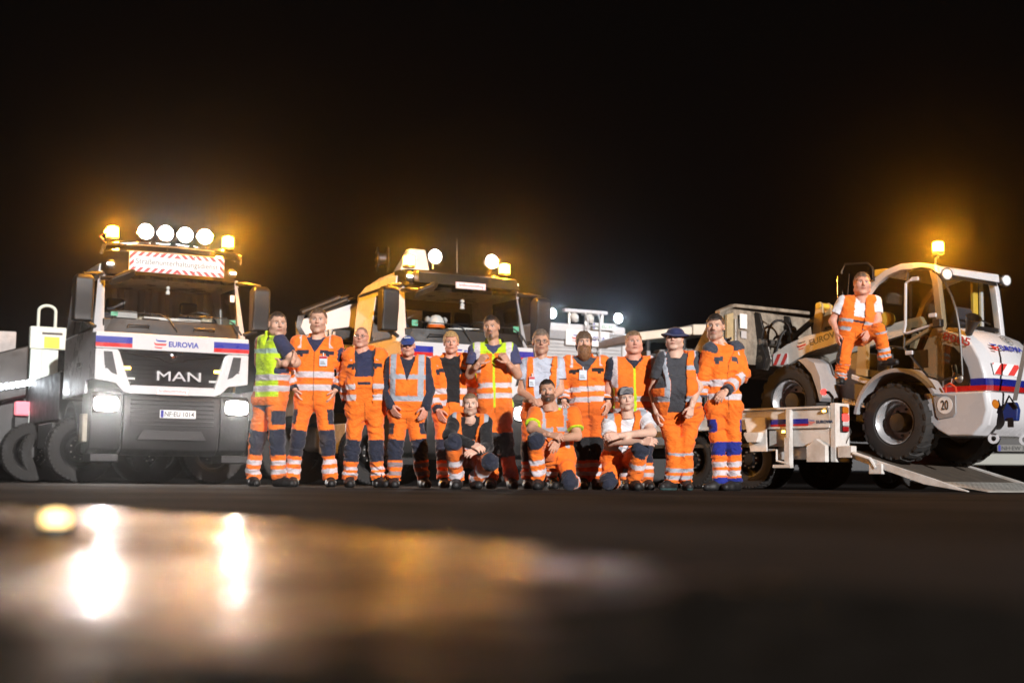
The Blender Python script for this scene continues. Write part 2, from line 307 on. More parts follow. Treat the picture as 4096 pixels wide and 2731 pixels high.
# ------------------------------------------------------------------ truck cab (x across, y back, z up, nose at y=0)
def wx(z): return 1.115 if z<2.1 else 1.115-(z-2.1)*.095
def side_poly(pts,sgn,th=.03,inset=0):
    """polygon given as (y,z) on the leaning side of the cab, given thickness"""
    n=len(pts); o=[(sgn*(wx(z)-inset),y,z) for y,z in pts]; i=[(sgn*(wx(z)-inset-th),y,z) for y,z in pts]
    return o+i,[tuple(range(n)),tuple(range(2*n-1,n-1,-1))]+[(k,(k+1)%n,n+(k+1)%n,n+k) for k in range(n)]
def round_lamp(root,p,r,em,energy,color,aim=(0,-1,-.12),name='work_lamp'):
    b=MB(); b.lathe(p,(0,1,0),[(r*.98,-.01),(r*1.06,.0),(r*1.06,.03),(r*.7,.12),(0,.15)],28); o=b.build(name,CHROME,root)
    l=MB(); l.lathe((p[0],p[1]-.012,p[2]),(0,-1,0),[(r*.96,0),(r*.7,.018),(r*.35,.028),(0,.03)],28); l.build('lens',em,o)
    f=MB(); f.tube([(p[0],p[1]+.04,p[2]-r),(p[0],p[1]+.04,p[2]-r-.07)],.02,8); f.build('bracket',CHROME,o)
    if energy: lamp('SPOT','lamp_light',root,(p[0],p[1]-.07,p[2]),energy,color,aim,90,.9,.08)
    return o
def beacon(root,p,r,h,energy,light=True,glow=0,aim=None):
    b=MB(); b.lathe(p,(0,0,1),[(r*1.05,0),(r*1.05,.03),(r*.9,.035)],24); o=b.build('beacon',BLACK,root)
    d=MB(); d.lathe((p[0],p[1],p[2]+.03),(0,0,1),[(r,0),(r,h*.8),(r*.92,h*.95),(r*.6,h),(0,h)],24); d.build('beacon_dome',E_AMB,o)
    if light:
        if glow: lamp('SPOT','beacon_glow',root,(p[0]+aim[0]*(r+.02),p[1]+aim[1]*(r+.02),p[2]+h*.6),glow,(1,.36,.015),aim,165,.5,.05)
        lamp('POINT','beacon_light',root,(p[0],p[1]-r-.06,p[2]+h*.5),energy*.6,(1,.37,.015),size=.05)
        lamp('POINT','beacon_light',root,(p[0],p[1],p[2]+h+.10),energy*.4,(1,.37,.015),size=.05)
    return o
def cab(root,dep,P):
    # --- white front
    f=MB()
    f.box(-1.115,1.115,0,.14,1.90,2.14); f.build('front_panel',WHITE,root,.018)
    for s in(-1,1):
        f=MB(); pts=[(-1.115,1.897),(-.80,1.897),(-.775,1.86),(-.615,1.40),(-.60,1.295),(-.70,1.295),(-.82,1.42),(-1.115,1.46)]
        f.prism([(s*a,b) for a,b in pts],'y',.0,.14); f.build('side_fascia',WHITE,root,.015)
        v=MB(); v.prism([(s*a,b) for a,b in[(-1.0,1.86),(-.88,1.86),(-.80,1.53),(-.88,1.56),(-.98,1.66)]],'y',-.004,.06); vo=v.build('air_vent',BLACK,root)
        for q in range(3):
            v=MB(); z=1.62+q*.08; v.box(*( (s*.97,s*.86) if s>0 and False else sorted((s*.975,s*.865))),-.012,-.002,z,z+.02); v.build('vent_slat',DGREY,vo)
    f=MB(); f.prism([(-.598,1.395),(.598,1.395),(.68,1.295),(.62,1.27),(-.62,1.27),(-.68,1.295)],'y',-.004,.14); f.build('lower_fascia',WHITE,root,.012)
    # --- grille
    g=MB(); g.prism([(-.79,1.895),(.79,1.895),(.612,1.398),(-.612,1.398)],'y',.055,.13); go=g.build('grille',GLOSSB,root)
    for i,z in enumerate((1.44,1.50,1.56,1.62,1.68,1.76,1.84)):
        hw=.60+(z-1.40)*.34; s=MB(); s.box(-hw,hw,.035,.058,z,z+.022); s.build('grille_slat',GLOSSB,go,.004)
    s=MB(); s.tube([(-.76,.03,1.865),(-.45,.03,1.82),(-.2,.03,1.80),(-.13,.03,1.755),(0,.028,1.74),(.13,.03,1.755),(.2,.03,1.80),(.45,.03,1.82),(.76,.03,1.865)],.014,8); s.build('chrome_trim',CHROME,go)
    s=MB(); s.lathe((.0,.03,1.835),(0,-1,0),[(.05,0),(.05,.012),(.03,.02),(0,.02)],20); s.build('badge',CHROME,go)
    text('MAN',"grille_lettering",go,(.09,.034,1.545),(1,0,0),(0,0,1),.64,SATIN,.135,bold=0,ext=.02)
    for s in(-1,1):
        i=MB(); i.box(s*.66-.055,s*.66+.055,.02,.05,1.615,1.66); i.build('indicator',E_IND if P.get('ind',1) else AMBL,go,.012)
        for q in range(5):
            i=MB(); i.box(s*.60-.06+q*.025,s*.60-.06+q*.025+.017,.025,.05,1.475,1.505); i.build('daytime_lamp',SIGNW,go)
    # --- livery
    sp=[(-1.117,-.60),(.585,1.117)]
    for x0,x1 in sp:
        b=MB(); b.prism([(x0,1.985),(x1,1.985),(x1,2.075),(x0+(0 if x0<0 else .0),2.075)],'y',-.004,.0); b.build('blue_stripe',BLUE,root,smooth=False)
        b=MB(); b.prism([(x0,1.925),(x1,1.925),(x1,1.983),(x0,1.983)],'y',-.004,.0); b.build('red_stripe',RED,root,smooth=False)
    text('EUROVIA','lettering',root,(.14,-.001,2.005),(1,0,0),(0,0,1),.44,LBLUE,.082,bold=.03)
    logo(root,(-.20,-.001,2.005),(1,0,0),(0,0,1),.155,LBLUE,SIGNRED)
    # --- bumper
    b=MB(); prof=[(.02,1.265),(-.02,1.2),(-.03,.95),(-.02,.70),(.06,.48),(.20,.40),(.45,.40),(.45,1.265)]
    b.prism(prof,'x',-.70,.70); bo=b.build('bumper',DGREY,root,.02)
    for z in(.82,.88,.94,1.0,1.06,1.12,1.18):
        s=MB(); s.box(-.60,.60,-.045,-.02,z,z+.022); s.build('bumper_slat',BLACK,bo,.004)
    s=MB(); s.prism([(-.5,.62),(.5,.62),(.42,.76),(-.42,.76)],'y',-.035,.0); s.build('bumper_step',BLACK,bo,.006)
    for s in(-1,1):
        b=MB(); prof=[(.06,1.285),(.02,1.2),(.0,.98),(.03,.66),(.10,.48),(.3,.42),(.62,.42),(.62,1.285)]
        b.prism(prof,'x',*sorted((s*.705,s*1.15))); co=b.build('bumper_corner',DGREY,root,.03)
        h=MB(); h.prism([(s*.75,1.235),(s*1.13,1.235),(s*1.13,.99),(s*.80,.99)],'y',-.018,.03); h.build('headlight_housing',GLOSSB,co,.01)
        l=MB(); q=[(s*(.945+.17*math.copysign(abs(math.cos(t))**.5,math.cos(t))),1.115+.105*math.copysign(abs(math.sin(t))**.5,math.sin(t))) for t in np.linspace(0,2*math.pi,25)[:-1]]; l.prism(q,'y',-.04,-.019); l.build('headlight',E_WHT if P.get('full',1) else E_POS,co)
        lamp('SPOT','headlight_beam',root,(s*.95,-.10,1.115),P['head'],(1,.965,.91),P.get('aim',(0,-1,-.03)),95,.9,.06)
        lamp('SPOT','headlight_glow',root,(s*.95,-.09,1.115),P.get('glow',(60,30))[0 if s<0 else 1],(1,.97,.93),(-.27,-.96,.05),125,1.0,.05)
        m=MB(); m.box(*sorted((s*.74,s*1.14)),.0,.5,.30,.42); m.build('mud_guard',BLACK,co,.02)
    if P.get('plate'): plate(root,(.07,-.05,.995),(1,0,0),(0,0,1),.52,.115,P['plate'])
    if P.get('lowsign'):
        b=MB(); b.box(-.245,.235,-.012,-.005,1.27,1.375); bo=b.build('sign_plate',SIGNW,root,.004)
        text(P['lowsign'],'lettering',bo,(-.005,-.013,1.322),(1,0,0),(0,0,1),.40,SIGNRED,.055)
        q=MB()
        for x0,x1,z0,z1 in((-.24,.23,1.275,1.279),(-.24,.23,1.366,1.370),(-.24,-.236,1.279,1.366),(.226,.23,1.279,1.366)): q.box(x0,x1,-.015,-.012,z0,z1)
        q.build('sign_border',SIGNRED,bo,smooth=False)
    # --- windscreen with wiper panel
    def fy(z): return .04+max(0,z-2.14)*.24
    def hw(z): return 1.02-(z-2.14)*.07
    b=MB(); b.loft([[(-hw(z),fy(z)+.10,z),(-hw(z)*.85,fy(z)+.02,z),(-hw(z)*.4,fy(z)-.03,z),(hw(z)*.4,fy(z)-.03,z),(hw(z)*.85,fy(z)+.02,z),(hw(z),fy(z)+.10,z),(hw(z),fy(z)+.14,z),(-hw(z),fy(z)+.14,z)] for z in(2.13,2.24,2.345)])
    wp=b.build('wiper_panel',DGREY,root)
    for x in(-.68,.28):
        g=MB(); g.tube([(x,-.0,2.22),(x,-.035,2.25),(x+.3,-.035,2.25),(x+.3,.0,2.22)],.012,6); g.build('grab_handle',BLACK,wp)
        g=MB(); g.tube([(x+.72,.0,2.19),(x+.60,.02,2.36),(x+.48,.03,2.43),(x-.18,.04,2.44)],[.016,.013,.009,.006],6); g.build('wiper',BLACK,wp)
    b=MB(); secs=[]; zz=[2.345,2.55,2.75,2.95,3.06]; nx=9
    vs=[]; fs=[]
    for z in zz:
        for i in range(nx):
            t=-1+2*i/(nx-1); vs.append((hw(z)*t,fy(z)-.03+.13*abs(t)**3,z))
    for k in range(len(zz)-1):
        for i in range(nx-1): fs.append((k*nx+i,k*nx+i+1,(k+1)*nx+i+1,(k+1)*nx+i))
    b.add(vs,fs); b.build('windscreen',GLASS,root)
    for s in(-1,1):
        b=MB(); secs=[]
        for z,xi,xo,yb in((2.135,.985,1.118,.30),(2.3,.98,1.10,.26),(2.6,.975,1.07,.24),(3.0,.955,1.03,.30)):
            y=fy(z)+.055; secs.append([(s*xi,y,z),(s*xo,y+.10,z),(s*xo,yb+.12,z),(s*xi,yb,z)])
        b.loft(secs); b.build('front_pillar',WHITE,root,.012)
    # --- brow / visor
    b=MB(); b.loft([[(-.99,.33,3.0),(-.93,.20,3.0),(-.5,.15,3.0),(.5,.15,3.0),(.93,.20,3.0),(.99,.33,3.0),(.99,.55,3.0),(-.99,.55,3.0)],
                    [(-.985,.36,3.15),(-.92,.24,3.15),(-.5,.19,3.15),(.5,.19,3.15),(.92,.24,3.15),(.985,.36,3.15),(.985,.6,3.15),(-.985,.6,3.15)],
                    [(-.95,.50,3.27),(-.88,.36,3.27),(-.5,.31,3.27),(.5,.31,3.27),(.88,.36,3.27),(.95,.50,3.27),(.95,.7,3.27),(-.95,.7,3.27)]])
    vo=b.build('roof_visor',GLOSSB,root)
    if P.get('visor'):
        b=MB(); b.loft([[(-.86,-.02,3.02),(.86,-.02,3.02),(.86,.18,3.05),(-.86,.18,3.05)],[(-.84,.06,3.20),(.84,.06,3.20),(.84,.24,3.22),(-.84,.24,3.22)]]); b.build('sun_visor',BLACK,root,.02)
    for s in(-1,1):
        b=MB(); b.lathe((s*.90,.225,3.135),(s*.25,-1,.1),[(.075,-.03),(.075,0),(.06,.01)],20); o=b.build('marker_lamp',BLACK,vo)
        b=MB(); b.box(s*.905-.05,s*.905+.05,.20,.225,3.12,3.16); b.build('marker_lens',E_POS,o,.015)
    # --- shell
    d=dep
    for s in(-1,1):
        v,f=side_poly([(.14,2.14),(.14,1.47),(.62,1.47),(.62,1.28),(d,1.28),(d,2.2),(.30,2.2)],s,.04); b=MB().add(v,f); b.build('door',WHITE,root,.008)
        v,f=side_poly([(1.28,2.2),(d,2.2),(d,2.95),(1.22,2.95)],s,.04); MB().add(v,f).build('side_panel',WHITE,root,.008)
        v,f=side_poly([(.34,2.94),(d,2.94),(d,3.05),(.34,3.05)],s,.04); MB().add(v,f).build('roof_rail',WHITE,root,.008)
        v,f=side_poly([(.36,2.2),(1.29,2.2),(1.23,2.94),(.46,2.94)],s,.008,.012); MB().add(v,f).build('side_window',DGLASS,root,smooth=False)
        v,f=side_poly([(.36,2.19),(1.29,2.19),(1.29,2.225),(.36,2.225)],s,.02,-.006); MB().add(v,f).build('window_seal',BLACK,root)
        v,f=side_poly([(.95,1.70),(1.2,1.70),(1.2,1.76),(.95,1.76)],s,.02,-.02); MB().add(v,f).build('door_handle',BLACK,root,.008)
        v,f=side_poly([(.45,3.01),(d-.1,2.99),(d-.1,3.03),(.45,3.05)],s,.02,-.03); MB().add(v,f).build('rain_gutter',BLACK,root,.005)
        v,f=side_poly([(.10,1.20),(.62,1.24),(.62,.55),(.2,.5)],s,.2,-.02); MB().add(v,f).build('entry_step',DGREY,root,.01)
        # wheel arch cover behind the step
        w=MB(); arc=[(1.4+.62*math.cos(a),.55+.66*math.sin(a)) for a in np.linspace(math.pi*.98,.02,14)]; arc2=[(1.4+.56*math.cos(a),.55+.60*math.sin(a)) for a in np.linspace(.02,math.pi*.98,14)]
        w.prism([(y,z) for y,z in arc+arc2],'x',*sorted((s*.80,s*1.16))); w.build('wheel_arch',DGREY,root)
    b=MB(); b.loft([[(-1.02,y,3.02),(-1.0,y,3.02+h*.6),(-.86,y,3.02+h),(.86,y,3.02+h),(1.0,y,3.02+h*.6),(1.02,y,3.02)] for y,h in((.50,.24),(.8,.27),(d-.5,.25),(d-.22,.20),(d-.06,.10),(d,.03))]); b.build('roof',WHITE,root,.01)
    b=MB(); b.box(-1.08,1.08,d-.05,d-.01,1.28,2.2).box(-1.04,-.62,d-.05,d-.01,2.2,3.02).box(.62,1.04,d-.05,d-.01,2.2,3.02).box(-.62,.62,d-.05,d-.01,2.86,3.02).box(-.62,.62,d-.05,d-.01,2.2,2.38)
    if P.get('curtain'): b.box(-.62,.62,d-.045,d-.012,2.38,2.86)
    b.build('rear_wall',mat('cab_lining',(.17,.165,.16),.8),root)
    b=MB(); b.box(-1.08,1.08,.14,d-.06,1.29,1.34); b.build('cab_floor',BLACK,root)
    # --- inside
    b=MB(); b.loft([[(-1.0,.12,z0),(1.0,.12,z0),(1.0,.62,z1),(-1.0,.62,z1)] for z0,z1 in((1.6,1.6),(2.30,2.30),(2.345,2.38))]); b.build('dashboard',DGREY,root,.02)
    for x in(-.55,.58):
        b=MB(); b.box(x-.25,x+.25,.95,1.4,1.7,1.86); so=b.build('seat',SEAT,root,.05)
        b=MB(); b.loft([[(x-.25,1.30,1.8),(x+.25,1.30,1.8),(x+.25,1.44,1.8),(x-.25,1.44,1.8)],[(x-.25,1.38,2.35),(x+.25,1.38,2.35),(x+.25,1.5,2.35),(x-.25,1.5,2.35)],[(x-.17,1.42,2.58),(x+.17,1.42,2.58),(x+.17,1.5,2.58),(x-.17,1.5,2.58)]]); b.build('seat_back',SEAT,so,.04)
        b=MB(); b.box(x-.14,x+.14,1.40,1.5,2.60,2.80); b.build('head_rest',SEAT,so,.045)
    b=MB(); b.lathe((.58,.66,2.42),(0,-.75,.66),[(.22,-.015),(.24,0),(.22,.015),(.205,0),(.22,-.015)],32,False); st=b.build('steering_wheel',BLACK,root)
    b=MB(); b.tube([(.36,.66,2.42),(.80,.66,2.42)],.014,6).tube([(.58,.7,2.38),(.58,.6,2.2)],.03,8); b.build('steering_column',BLACK,st)
    if P.get('curtain'):
        b=MB(); n=70; vs=[]; fs=[]; y0=1.62
        for i in range(n):
            x=-1.0+2.0*i/(n-1); y=y0+.03*math.sin(i*1.15)+.012*math.sin(i*2.9)
            vs+=[(x,y,2.06),(x,y+.01*math.sin(i*.7),2.97)]
        for i in range(n-1): fs.append((2*i,2*i+2,2*i+3,2*i+1))
        b.add(vs,fs); b.build('curtain',CURT,root)
    # --- mirrors
    for s in(-1,1):
        b=MB(); x0,x1=sorted((s*1.16,s*1.43)); 
        b.loft([[(x0,.02,z),(x1,.02+.0,z),(x1,.20,z),(x0,.22,z)] for z in(2.27,2.40)]+[[(x0,-.02,z),(x1,-.02,z),(x1,.20,z),(x0,.22,z)] for z in(2.6,2.88)]+[[(x0+.03,.03,2.95),(x1-.03,.03,2.95),(x1-.03,.18,2.95),(x0+.03,.18,2.95)]])
        mo=b.build('mirror',BLACK,root,.035)
        b=MB(); b.box(x0+.03,x1-.03,.221,.228,2.36,2.86); b.build('mirror_glass',CHROME,mo)
        b=MB(); b.tube([(s*1.0,.32,3.0),(s*1.12,.18,2.99),(s*1.30,.10,2.95)],.03,8); b.build('mirror_arm',BLACK,mo); b=MB(); b.tube([(s*1.08,.22,2.22),(s*1.16,.14,2.24),(s*1.28,.10,2.28)],.03,8); b.build('mirror_arm',BLACK,mo)
    b=MB(); b.tube([(-1.0,.28,2.93),(-.98,-.02,2.90),(-.93,-.16,2.88)],[.03,.03,.03],8); k=b.build('kerb_mirror_arm',BLACK,root)
    b=MB(); b.loft([[(-1.0+t*.34+dx,-.22-.05*t+dy,2.82+.15*t+dz) for dx,dy,dz in((-q*.4,-q,0),(0,-q*.7,q*.8),(q*.4,q,.0),(0,q*.7,-q*.8))] for t,q in((0,.03),(.12,.085),(.8,.095),(1,.05))]); b.build('kerb_mirror',BLACK,k,.02)
    # --- chassis
    b=MB()
    for s in(-1,1): b.box(*sorted((s*.38,s*.46)),.5,7.2,.70,.95)
    b.build('chassis_frame',BLACK,root)
    b=MB(); b.box(-.5,.5,.45,2.0,.55,1.28); b.build('engine_block',BLACK,root,.03)
    for s in(-1,1):
        wheel(root,(s*1.0,1.4,.5),'truck',rot=.3*s,mirror=s<0 and False)
        for dx in(.78,1.10): wheel(root,(s*dx,5.1,.5),'truck',rot=.1+dx)
    b=MB(); b.tube([(-1,1.4,.5),(1,1.4,.5)],.07,10).tube([(-1,5.1,.5),(1,5.1,.5)],.09,10); b.build('axle',BLACK,root)
# ------------------------------------------------------------------ left truck
PSI=math.radians(28)
o1=at(690,1600,20.5)
T1=empty('road_service_truck',(o1[0],20.5,0),PSI,'white truck on the left with red and white striped sign and four round lamps','truck','trucks parked behind the crew')
HEAD1=120
cab(T1,2.3,dict(plate='NF·EU 1014',lowsign='Straßenunterhaltung',head=HEAD1,glow=(560,240),curtain=True))
b=MB()
bar=[(-1.02,.30,3.30),(-1.0,.20,3.42),(-.9,.16,3.44),(-.5,.12,3.45),(0,.10,3.455),(.5,.12,3.45),(.9,.16,3.44),(1.0,.20,3.42),(1.02,.30,3.30)]
b.tube(bar,.035,10); rb=b.build('light_bar',CHROME,T1)
b=MB(); b.tube([(x,y+.03,z-.10) for x,y,z in bar[1:-1]],.022,8); b.build('lower_tube',CHROME,rb)
for x in(-.45,-.16,.13,.42): round_lamp(T1,(x,.08,3.63),.118,E_WHT,40,(1,.94,.86),(0,-1,-.25))
for x,en in((-.90,230),(.80,620)): beacon(T1,(x,.17,3.48),.088,.17,en,glow=480,aim=(-.27,-.70,.66))
b=MB(); b.tube([(-1.0,.2,3.45),(-1.08,.18,3.52),(-1.02,.17,3.58),(-.98,.17,3.64)],.018,6); b.build('air_horn',CHROME,rb)
for x in(-.02,.62):
    b=MB(); b.tube([(x,.5,3.28),(x+.005,.52,3.9)],[.008,.003],6); b.build('antenna',BLACK,T1)
sg=MB(); sg.box(-.695,.695,-.03,-.012,3.025,3.315); so=sg.build('striped_sign',SIGNW,T1,.004)
q=MB()
def clip_poly(p,x0,x1,z0,z1):
    for (ax,lim,sg_) in((0,x0,1),(0,x1,-1),(1,z0,1),(1,z1,-1)):
        out=[]
        for i in range(len(p)):
            a,c=p[i],p[(i+1)%len(p)]; da,dc=(a[ax]-lim)*sg_,(c[ax]-lim)*sg_
            if da>=0: out.append(a)
            if da*dc<0: t=da/(da-dc); out.append((a[0]+(c[0]-a[0])*t,a[1]+(c[1]-a[1])*t))
        p=out
        if not p: break
    return p
for k in range(-2,14):
    for s in(-1,1):
        x=.045+k*.105; par=[(x,3.0),(x+.052,3.0),(x+.052-.34,3.34),(x-.34,3.34)]
        par=[(s*(a),c) for a,c in par]
        lim=(0,.693) if s>0 else (-.693,0)
        for z0,z1,xa in((3.027,3.088,None),(3.252,3.313,None),(3.088,3.252,1)):
            lx=lim if xa is None else ((.63,.693) if s>0 else (-.693,-.63))
            c=clip_poly(par,lx[0],lx[1],z0,z1)
            if len(c)>2:
                n=len(c); q.add([(a,-.033,z) for a,z in c],[tuple(range(n))])
q.build('hazard_stripes',SIGNRED,so,smooth=False)
text('Straßenunterhaltungsdienst','lettering',so,(0,-.031,3.165),(1,0,0),(0,0,1),1.20,GREYINK,.105)
for x,z in((-.23,3.29),(.25,3.29),(-.23,3.07),(.25,3.07)):
    b=MB(); b.lathe((x,-.032,z),(0,-1,0),[(.012,0),(.009,.006),(0,.007)],8); b.build('bolt',INK,so)
b=MB(); b.box(.86,.925,.17,.178,2.70,2.80); b.build('permit_card',SIGNW,T1)
b=MB(); b.box(-.90,-.80,.09,.098,2.38,2.44); b.build('eco_sticker',mat('green_sticker',(.08,.35,.22),.5),T1)
b=MB(); b.box(.84,.93,.10,.105,2.36,2.42); b.build('eco_sticker',mat('green_sticker',(.08,.35,.22),.5),T1)
b=MB(); b.box(-1.08,1.08,2.75,7.4,.98,1.75); b.build('load_body',mat('dark_body_paint',(.05,.05,.05),.5,var=.3),T1,.02)
b=MB(); b.box(-1.12,-.9,3.1,4.3,.55,.95); b.build('tool_box',BLACK,T1,.02)
b=MB(); b.box(-1.22,-1.02,.20,.42,.58,.98); b.build('step_box',mat('beige_plastic',(.35,.31,.24),.6,var=.3),T1,.02)
def loose(name,label,cat,loc,rz=0,group=None): return empty(name,loc,rz,label,cat,group)
def tloc(T,x,y,z): return T.matrix_basis @ Vector((x,y,z))
# things on the left dashboard
for j,(x,w,h,m_) in enumerate(((-.62,.30,.10,LGREY),(-.22,.16,.06,BLACK))):
    o=loose('document_tray' if j==0 else 'walkie_radio',('grey plastic tray on the dashboard of the left truck','small black radio set on the dashboard of the left truck')[j],('tray','radio')[j],tloc(T1,x,.42,2.382),PSI)
    b=MB(); b.box(-w/2,w/2,-.1,.1,0,h); b.build('case',m_,o,.01); b=MB(); b.box(-w/2+.02,w/2-.02,-.08,.08,h,h+.012); b.build('lid',DGREY,o,.004)
o=loose('paper_strip','long white folder lying along the left truck dashboard','folder',tloc(T1,.02,.28,2.37),PSI)
b=MB(); b.box(-.42,.42,-.06,.06,0,.035); b.build('cover',SIGNW,o,.004); b=MB(); b.box(-.41,.41,-.055,.055,.0355,.04); b.build('sheet',LGREY,o)
o=loose('hanging_charm','small pale figure hanging inside the left truck windscreen','charm',tloc(T1,-.03,.35,2.76),PSI)
b=MB(); b.lathe((0,0,0),(0,0,1),[(0,0),(.035,.01),(.028,.06),(.012,.075),(.028,.09),(.028,.12),(0,.135)],14); b.build('figure',SIGNW,o); b=MB(); b.tube([(0,0,.13),(0,0,.25)],.003,5); b.build('cord',INK,o)
# ------------------------------------------------------------------ middle truck with loading crane
o2=at(1890,1600,21.5)
T2=empty('crane_truck',(o2[0]-.06,21.5-.03,0),PSI,'white middle truck with two round roof lamps and folded crane behind its cab','truck','trucks parked behind the crew')
cab(T2,1.98,dict(plate=None,head=60,glow=(120,160),visor=True,ind=0))
for x in(-.50,.47): round_lamp(T2,(x,.20,3.47),.112,E_WHT,18,(1,.94,.86),(0,-1,-.25))
for x in(-.86,.78): beacon(T2,(x,.36,3.29),.09,.155,210,glow=480,aim=(-.45,-.6,.66))
b=MB(); b.tube([(.02,.5,3.25),(.022,.52,3.83)],[.009,.003],6); b.build('antenna',BLACK,T2)
b=MB(); b.box(-.255,.255,-.04,-.02,2.975,3.075); so=b.build('sign_plate',SIGNW,T2,.004)
text('Straßenunterhaltung','lettering',so,(0,-.041,3.025),(1,0,0),(0,0,1),.42,SIGNRED,.058)
q=MB()
for x0,x1,z0,z1 in((-.25,.25,2.98,2.984),(-.25,.25,3.066,3.07),(-.25,-.246,2.984,3.066),(.246,.25,2.984,3.066)): q.box(x0,x1,-.043,-.04,z0,z1)
q.build('sign_border',SIGNRED,so,smooth=False)
text('EUROVIA','lettering',T2,(-1.118,1.05,1.86),(0,-1,0),(0,0,1),.60,LNAVY,.10,bold=.03)
b=MB(); b.lathe((-.46,2.35,3.72),(.9,-.3,.0),[(.06,-.10),(.20,-.10),(.21,-.08),(.10,-.06),(.10,.06),(.21,.08),(.20,.10),(.06,.10)],32); hr=b.build('hose_reel',BLACK,T2)
for q in range(6):
    b=MB(); a=q*math.pi/3; c=Vector((-.46,2.35,3.72))+Vector((.9,-.3,0)).normalized()*-.105+Vector((.3,.9,0)).normalized()*.13*math.cos(a)+Vector((0,0,1))*.13*math.sin(a); b.lathe(c,(-.9,.3,0),[(.016,0),(.016,.012),(0,.014)],8); b.build('reel_bolt',STEEL,hr)
b=MB(); b.loft([[(-.30,2.2,3.05),(.34,2.2,3.05),(.34,2.6,3.05),(-.30,2.6,3.05)],[(-.20,2.2,3.55),(.34,2.2,3.55),(.34,2.5,3.55),(-.20,2.5,3.55)],[(-.02,2.25,3.93),(.28,2.25,3.93),(.28,2.4,3.93),(-.02,2.4,3.93)]]); b.build('crane_head',WHITE,T2,.03)
b=MB(); b.box(-.35,.25,2.25,2.9,.95,3.05); b.build('crane_column',WORN,T2,.03)
b=MB(); b.prism([(-1.86,2.62),(-1.02,2.93),(-.5,3.05),(-.5,2.45),(-1.04,2.55),(-1.30,2.50),(-1.84,2.36)],'y',2.35,2.62); cb=b.build('crane_boom',WHITE,T2,.02)
b=MB(); b.prism([(-1.84,2.36),(-1.25,2.52),(-1.25,2.02),(-1.80,1.95)],'y',2.40,2.58); b.build('boom_foot',WORN,cb,.02)
for k,(dx,dz) in enumerate(((0,0),(-.12,.03))):
    b=MB(); b.tube([(-1.10+dx,2.30,2.99+dz),(-.95+dx,2.30,3.05+dz)],.03,10); b.build('piston_rod',CHROME,cb); b=MB(); b.tube([(-1.75+dx,2.30,2.70+dz),(-1.10+dx,2.30,2.99+dz)],.055,12); b.build('hydraulic_cylinder',BLACK,cb)
for k in range(4):
    b=MB(); b.tube([(-1.92+.03*k,2.28,2.68),(-1.96+.02*k,2.25,2.5),(-1.85+.03*k,2.26,2.3),(-1.5,2.28,2.32-.03*k)],.014,6); b.build('hose',BLACK,cb)
b=MB(); b.box(-1.32,-.70,2.25,2.34,2.30,2.50); b.build('valve_block',BLACK,T2,.02)
for k in range(5): b=MB(); b.box(-1.62+k*.07,-1.57+k*.07,2.25,2.34,2.36,2.46+.03*(k%2)); b.build('valve',STEEL,T2,.006)
b=MB(); b.box(-1.30,1.1,2.3,2.36,1.85,2.27); b.build('bed_head_board',WHITE,T2,.01)
b=MB(); b.box(-1.2,1.2,2.95,7.6,1.02,1.18); b.build('load_bed',BLACK,T2,.01)
for k in range(4):
    b=MB(); y0=3.0+k*1.14; b.box(-1.22,-1.18,y0,y0+1.10,1.185,1.72); b.build('drop_side',WORN,T2,.006)
b=MB(); b.box(-1.15,-.75,2.1,3.3,.50,.98); b.build('side_locker',WHITE,T2,.02)
b=MB(); b.box(-1.15,-.75,3.45,4.1,.55,.98); b.build('fuel_tank',STEEL,T2,.08)
# things on the middle dashboard
o=loose('forestry_helmet','white and orange helmet with ear muffs on the dashboard of the middle truck','helmet',tloc(T2,-.40,.34,2.385),PSI)
b=MB(); b.lathe((0,0,.05),(0,0,1),[(.125,0),(.125,.05),(.105,.11),(.06,.15),(0,.165)],20); b.build('shell',SIGNW,o)
b=MB(); b.lathe((0,0,0),(0,0,1),[(.128,0),(.14,.012),(.128,.055),(.12,.055)],20,False); b.build('rim_band',mat('helmet_orange',(.8,.16,.02),.4),o)
for s in(-1,1): b=MB(); b.lathe((s*.13,0,.13),(s,0,.3),[(.045,0),(.05,.03),(.03,.05),(0,.052)],14); b.build('ear_muff',LGREY,o)
o=loose('paper_stack','loose pile of white papers on the dashboard of the middle truck','papers',tloc(T2,.02,.34,2.385),PSI)
for k,(a,dx) in enumerate(((.1,-.1),(-.08,.02),(.15,.16))): b=MB(); b.box(-.16+dx,.14+dx,-.09+.02*k,.08+.02*k,.012*k,.010+.012*k); b.build('sheet',SIGNW,o,smooth=False)
o=loose('hanging_charm','white figure air freshener hanging in the middle truck windscreen','charm',tloc(T2,.02,.30,2.70),PSI)
b=MB(); b.lathe((0,0,0),(0,0,1),[(0,0),(.04,.01),(.03,.05),(.04,.08),(.015,.10),(.035,.12),(.03,.15),(0,.16)],14); b.build('figure',SIGNW,o); b=MB(); b.tube([(0,0,.15),(0,0,.33)],.003,5); b.build('cord',INK,o)
for x in(-.86,.86):
    b=MB(); b.box(x-.05,x+.05,.10,.107,2.38,2.47); b.build('eco_sticker',mat('green_sticker',(.08,.35,.22),.5),T2)
